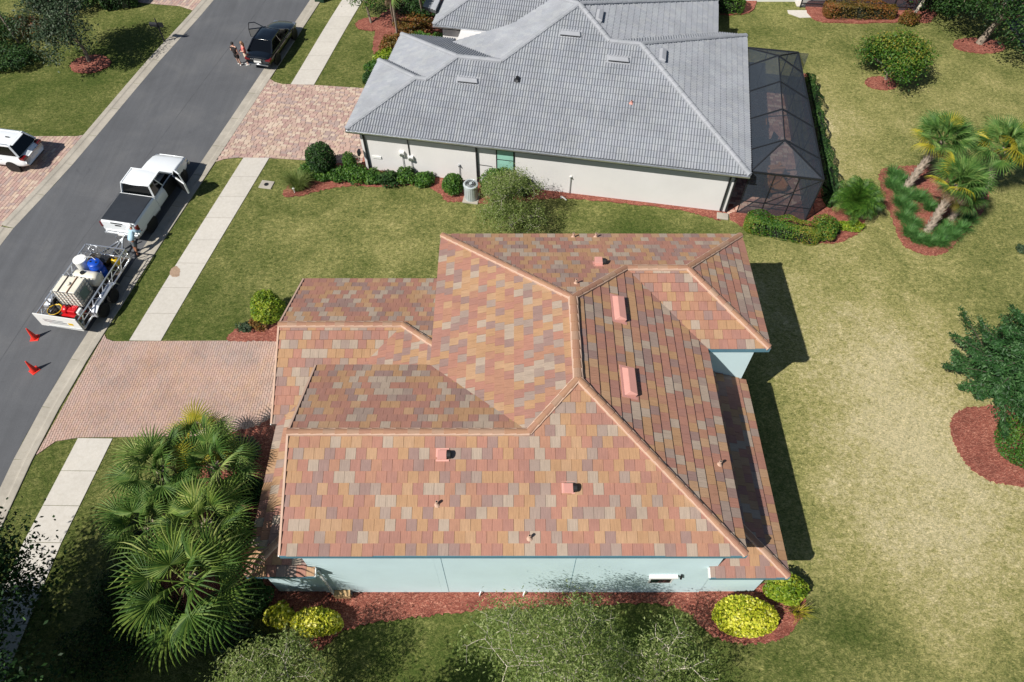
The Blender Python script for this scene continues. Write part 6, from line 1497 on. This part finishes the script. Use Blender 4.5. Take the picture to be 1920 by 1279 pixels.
for i, (u, v, rx, h_) in enumerate(((455, 860, .8, 1.1), (470, 930, .7, .9), (440, 1000, .9, 1.0), (250, 1010, .9, .9), (240, 1110, 1.1, 1.1), (300, 1180, 1.3, 1.0), (420, 1180, 1.2, 1.1), (480, 1130, .8, 1.2), (200, 1220, 1.4, 1.1), (470, 1240, 1.0, .9))):
    shrub(at(u, v), rx, rx*.9, h_, 2200, .06, L_DARK if i % 3 else L_OAK, ['dark shrub in the bed beside the porch nearest the drive', 'dark shrub against the porch wall', 'dark undergrowth between palms and porch', 'dark shrub beside the pavement under the palms', 'dark shrub left of the largest palm', 'dark undergrowth in front of the largest palm', 'dark undergrowth right of the largest palm', 'dark shrub at the porch corner', 'dark shrub at the lower left under the oak', 'dark shrub left of the wispy tree'][i], amp=.25)
# big oaks at the lower left corner, partly outside the frame; their shade covers the palms' feet
tree((-19.2, 4.5, 0), 'dark glossy oak filling the lower left corner over the pavement', 4, .6, (-.2, -.2), 4, 3, .98, .14, 70000, .065, .22, L_DARK, M_DBARK, seed=51, up=.1)
tree((-17.6, 2.8, 0), 'large dark oak just inside the bottom left edge', 9, 3.0, (0, 0), 4, 3, 1.95, .26, 125000, .075, .60, L_DARK, M_DBARK, seed=52, up=.14)
tree((-14.2, 0.6, 0), 'dense dark oak at the bottom edge left of the wispy trees', 8, 2.4, (0, 0), 4, 3, 2.0, .22, 40000, .075, .36, L_DARK, M_DBARK, seed=53, up=.12)
# --- along the front wall
shrub(at(600, 1172), .95, .50, .95, 2900, .075, L_YEL, 'yellow croton hedge mound left in the red bed', amp=.12, aspect=.6)
shrub(at(530, 1160), .5, .4, .8, 900, .075, L_YEL, 'small yellow speckled croton near the porch corner', amp=.2, aspect=.6)
shrub(at(1392, 1162), 1.18, .72, .95, 5600, .06, L_YEL, 'large oval bright yellow croton mound in the red bed', amp=.04, aspect=.6)
shrub(at(1466, 1112), .75, .6, 1.0, 2600, .06, L_LIME, 'green and yellow croton at the corner of the lanai roof', amp=.12, aspect=.6)
tuft(at(1492, 1150), .5, .9, 70, L_PALMY, 'spiky yellow-green plant with bare pale stems at the bed edge', cat='plant', name='spiky_plant', seed=5, wid=.02)
tuft(at(1482, 1140), .5, .7, 30, L_PALMX, 'small bare-stemmed dracaena left of the spiky plant', cat='plant', name='spiky_plant', seed=6, wid=.018)
tree((-7.0, 3.7, 0), 'wispy grey-green tree at the bottom edge under the porch corner', 4.6, 1.4, (-.2, -.1), 4, 3, 1.3, .10, 13000, .055, .2, L_WISP, M_TWIG, seed=61, spread=.62, up=.10, aspect=.3, lup=1.1)
tree((1.7, 4.2, 0), 'wispy grey-green tree with bare pale twigs near the bottom centre', 5, 2.2, (.2, .2), 4, 3, 1.5, .085, 15000, .055, .2, L_WISP, M_TWIG, seed=62, spread=.66, up=.10, aspect=.3, lup=1.1)
tree((-4.2, 1.2, 0), 'leafy tree mostly below the bottom edge whose shade falls on the lawn', 6, 2.2, (0, 0), 3, 4, 1.3, .12, 9000, .06, .26, L_OAK, M_BARK, seed=64, up=.15)
tree((4.7, 4.3, 0), 'small wispy tree right of the central wispy one', 4, 1.2, (.2, .2), 3, 3, 1.15, .09, 6000, .055, .24, L_WISP, M_TWIG, seed=63, spread=.62, up=.1, aspect=.3, lup=1.1)
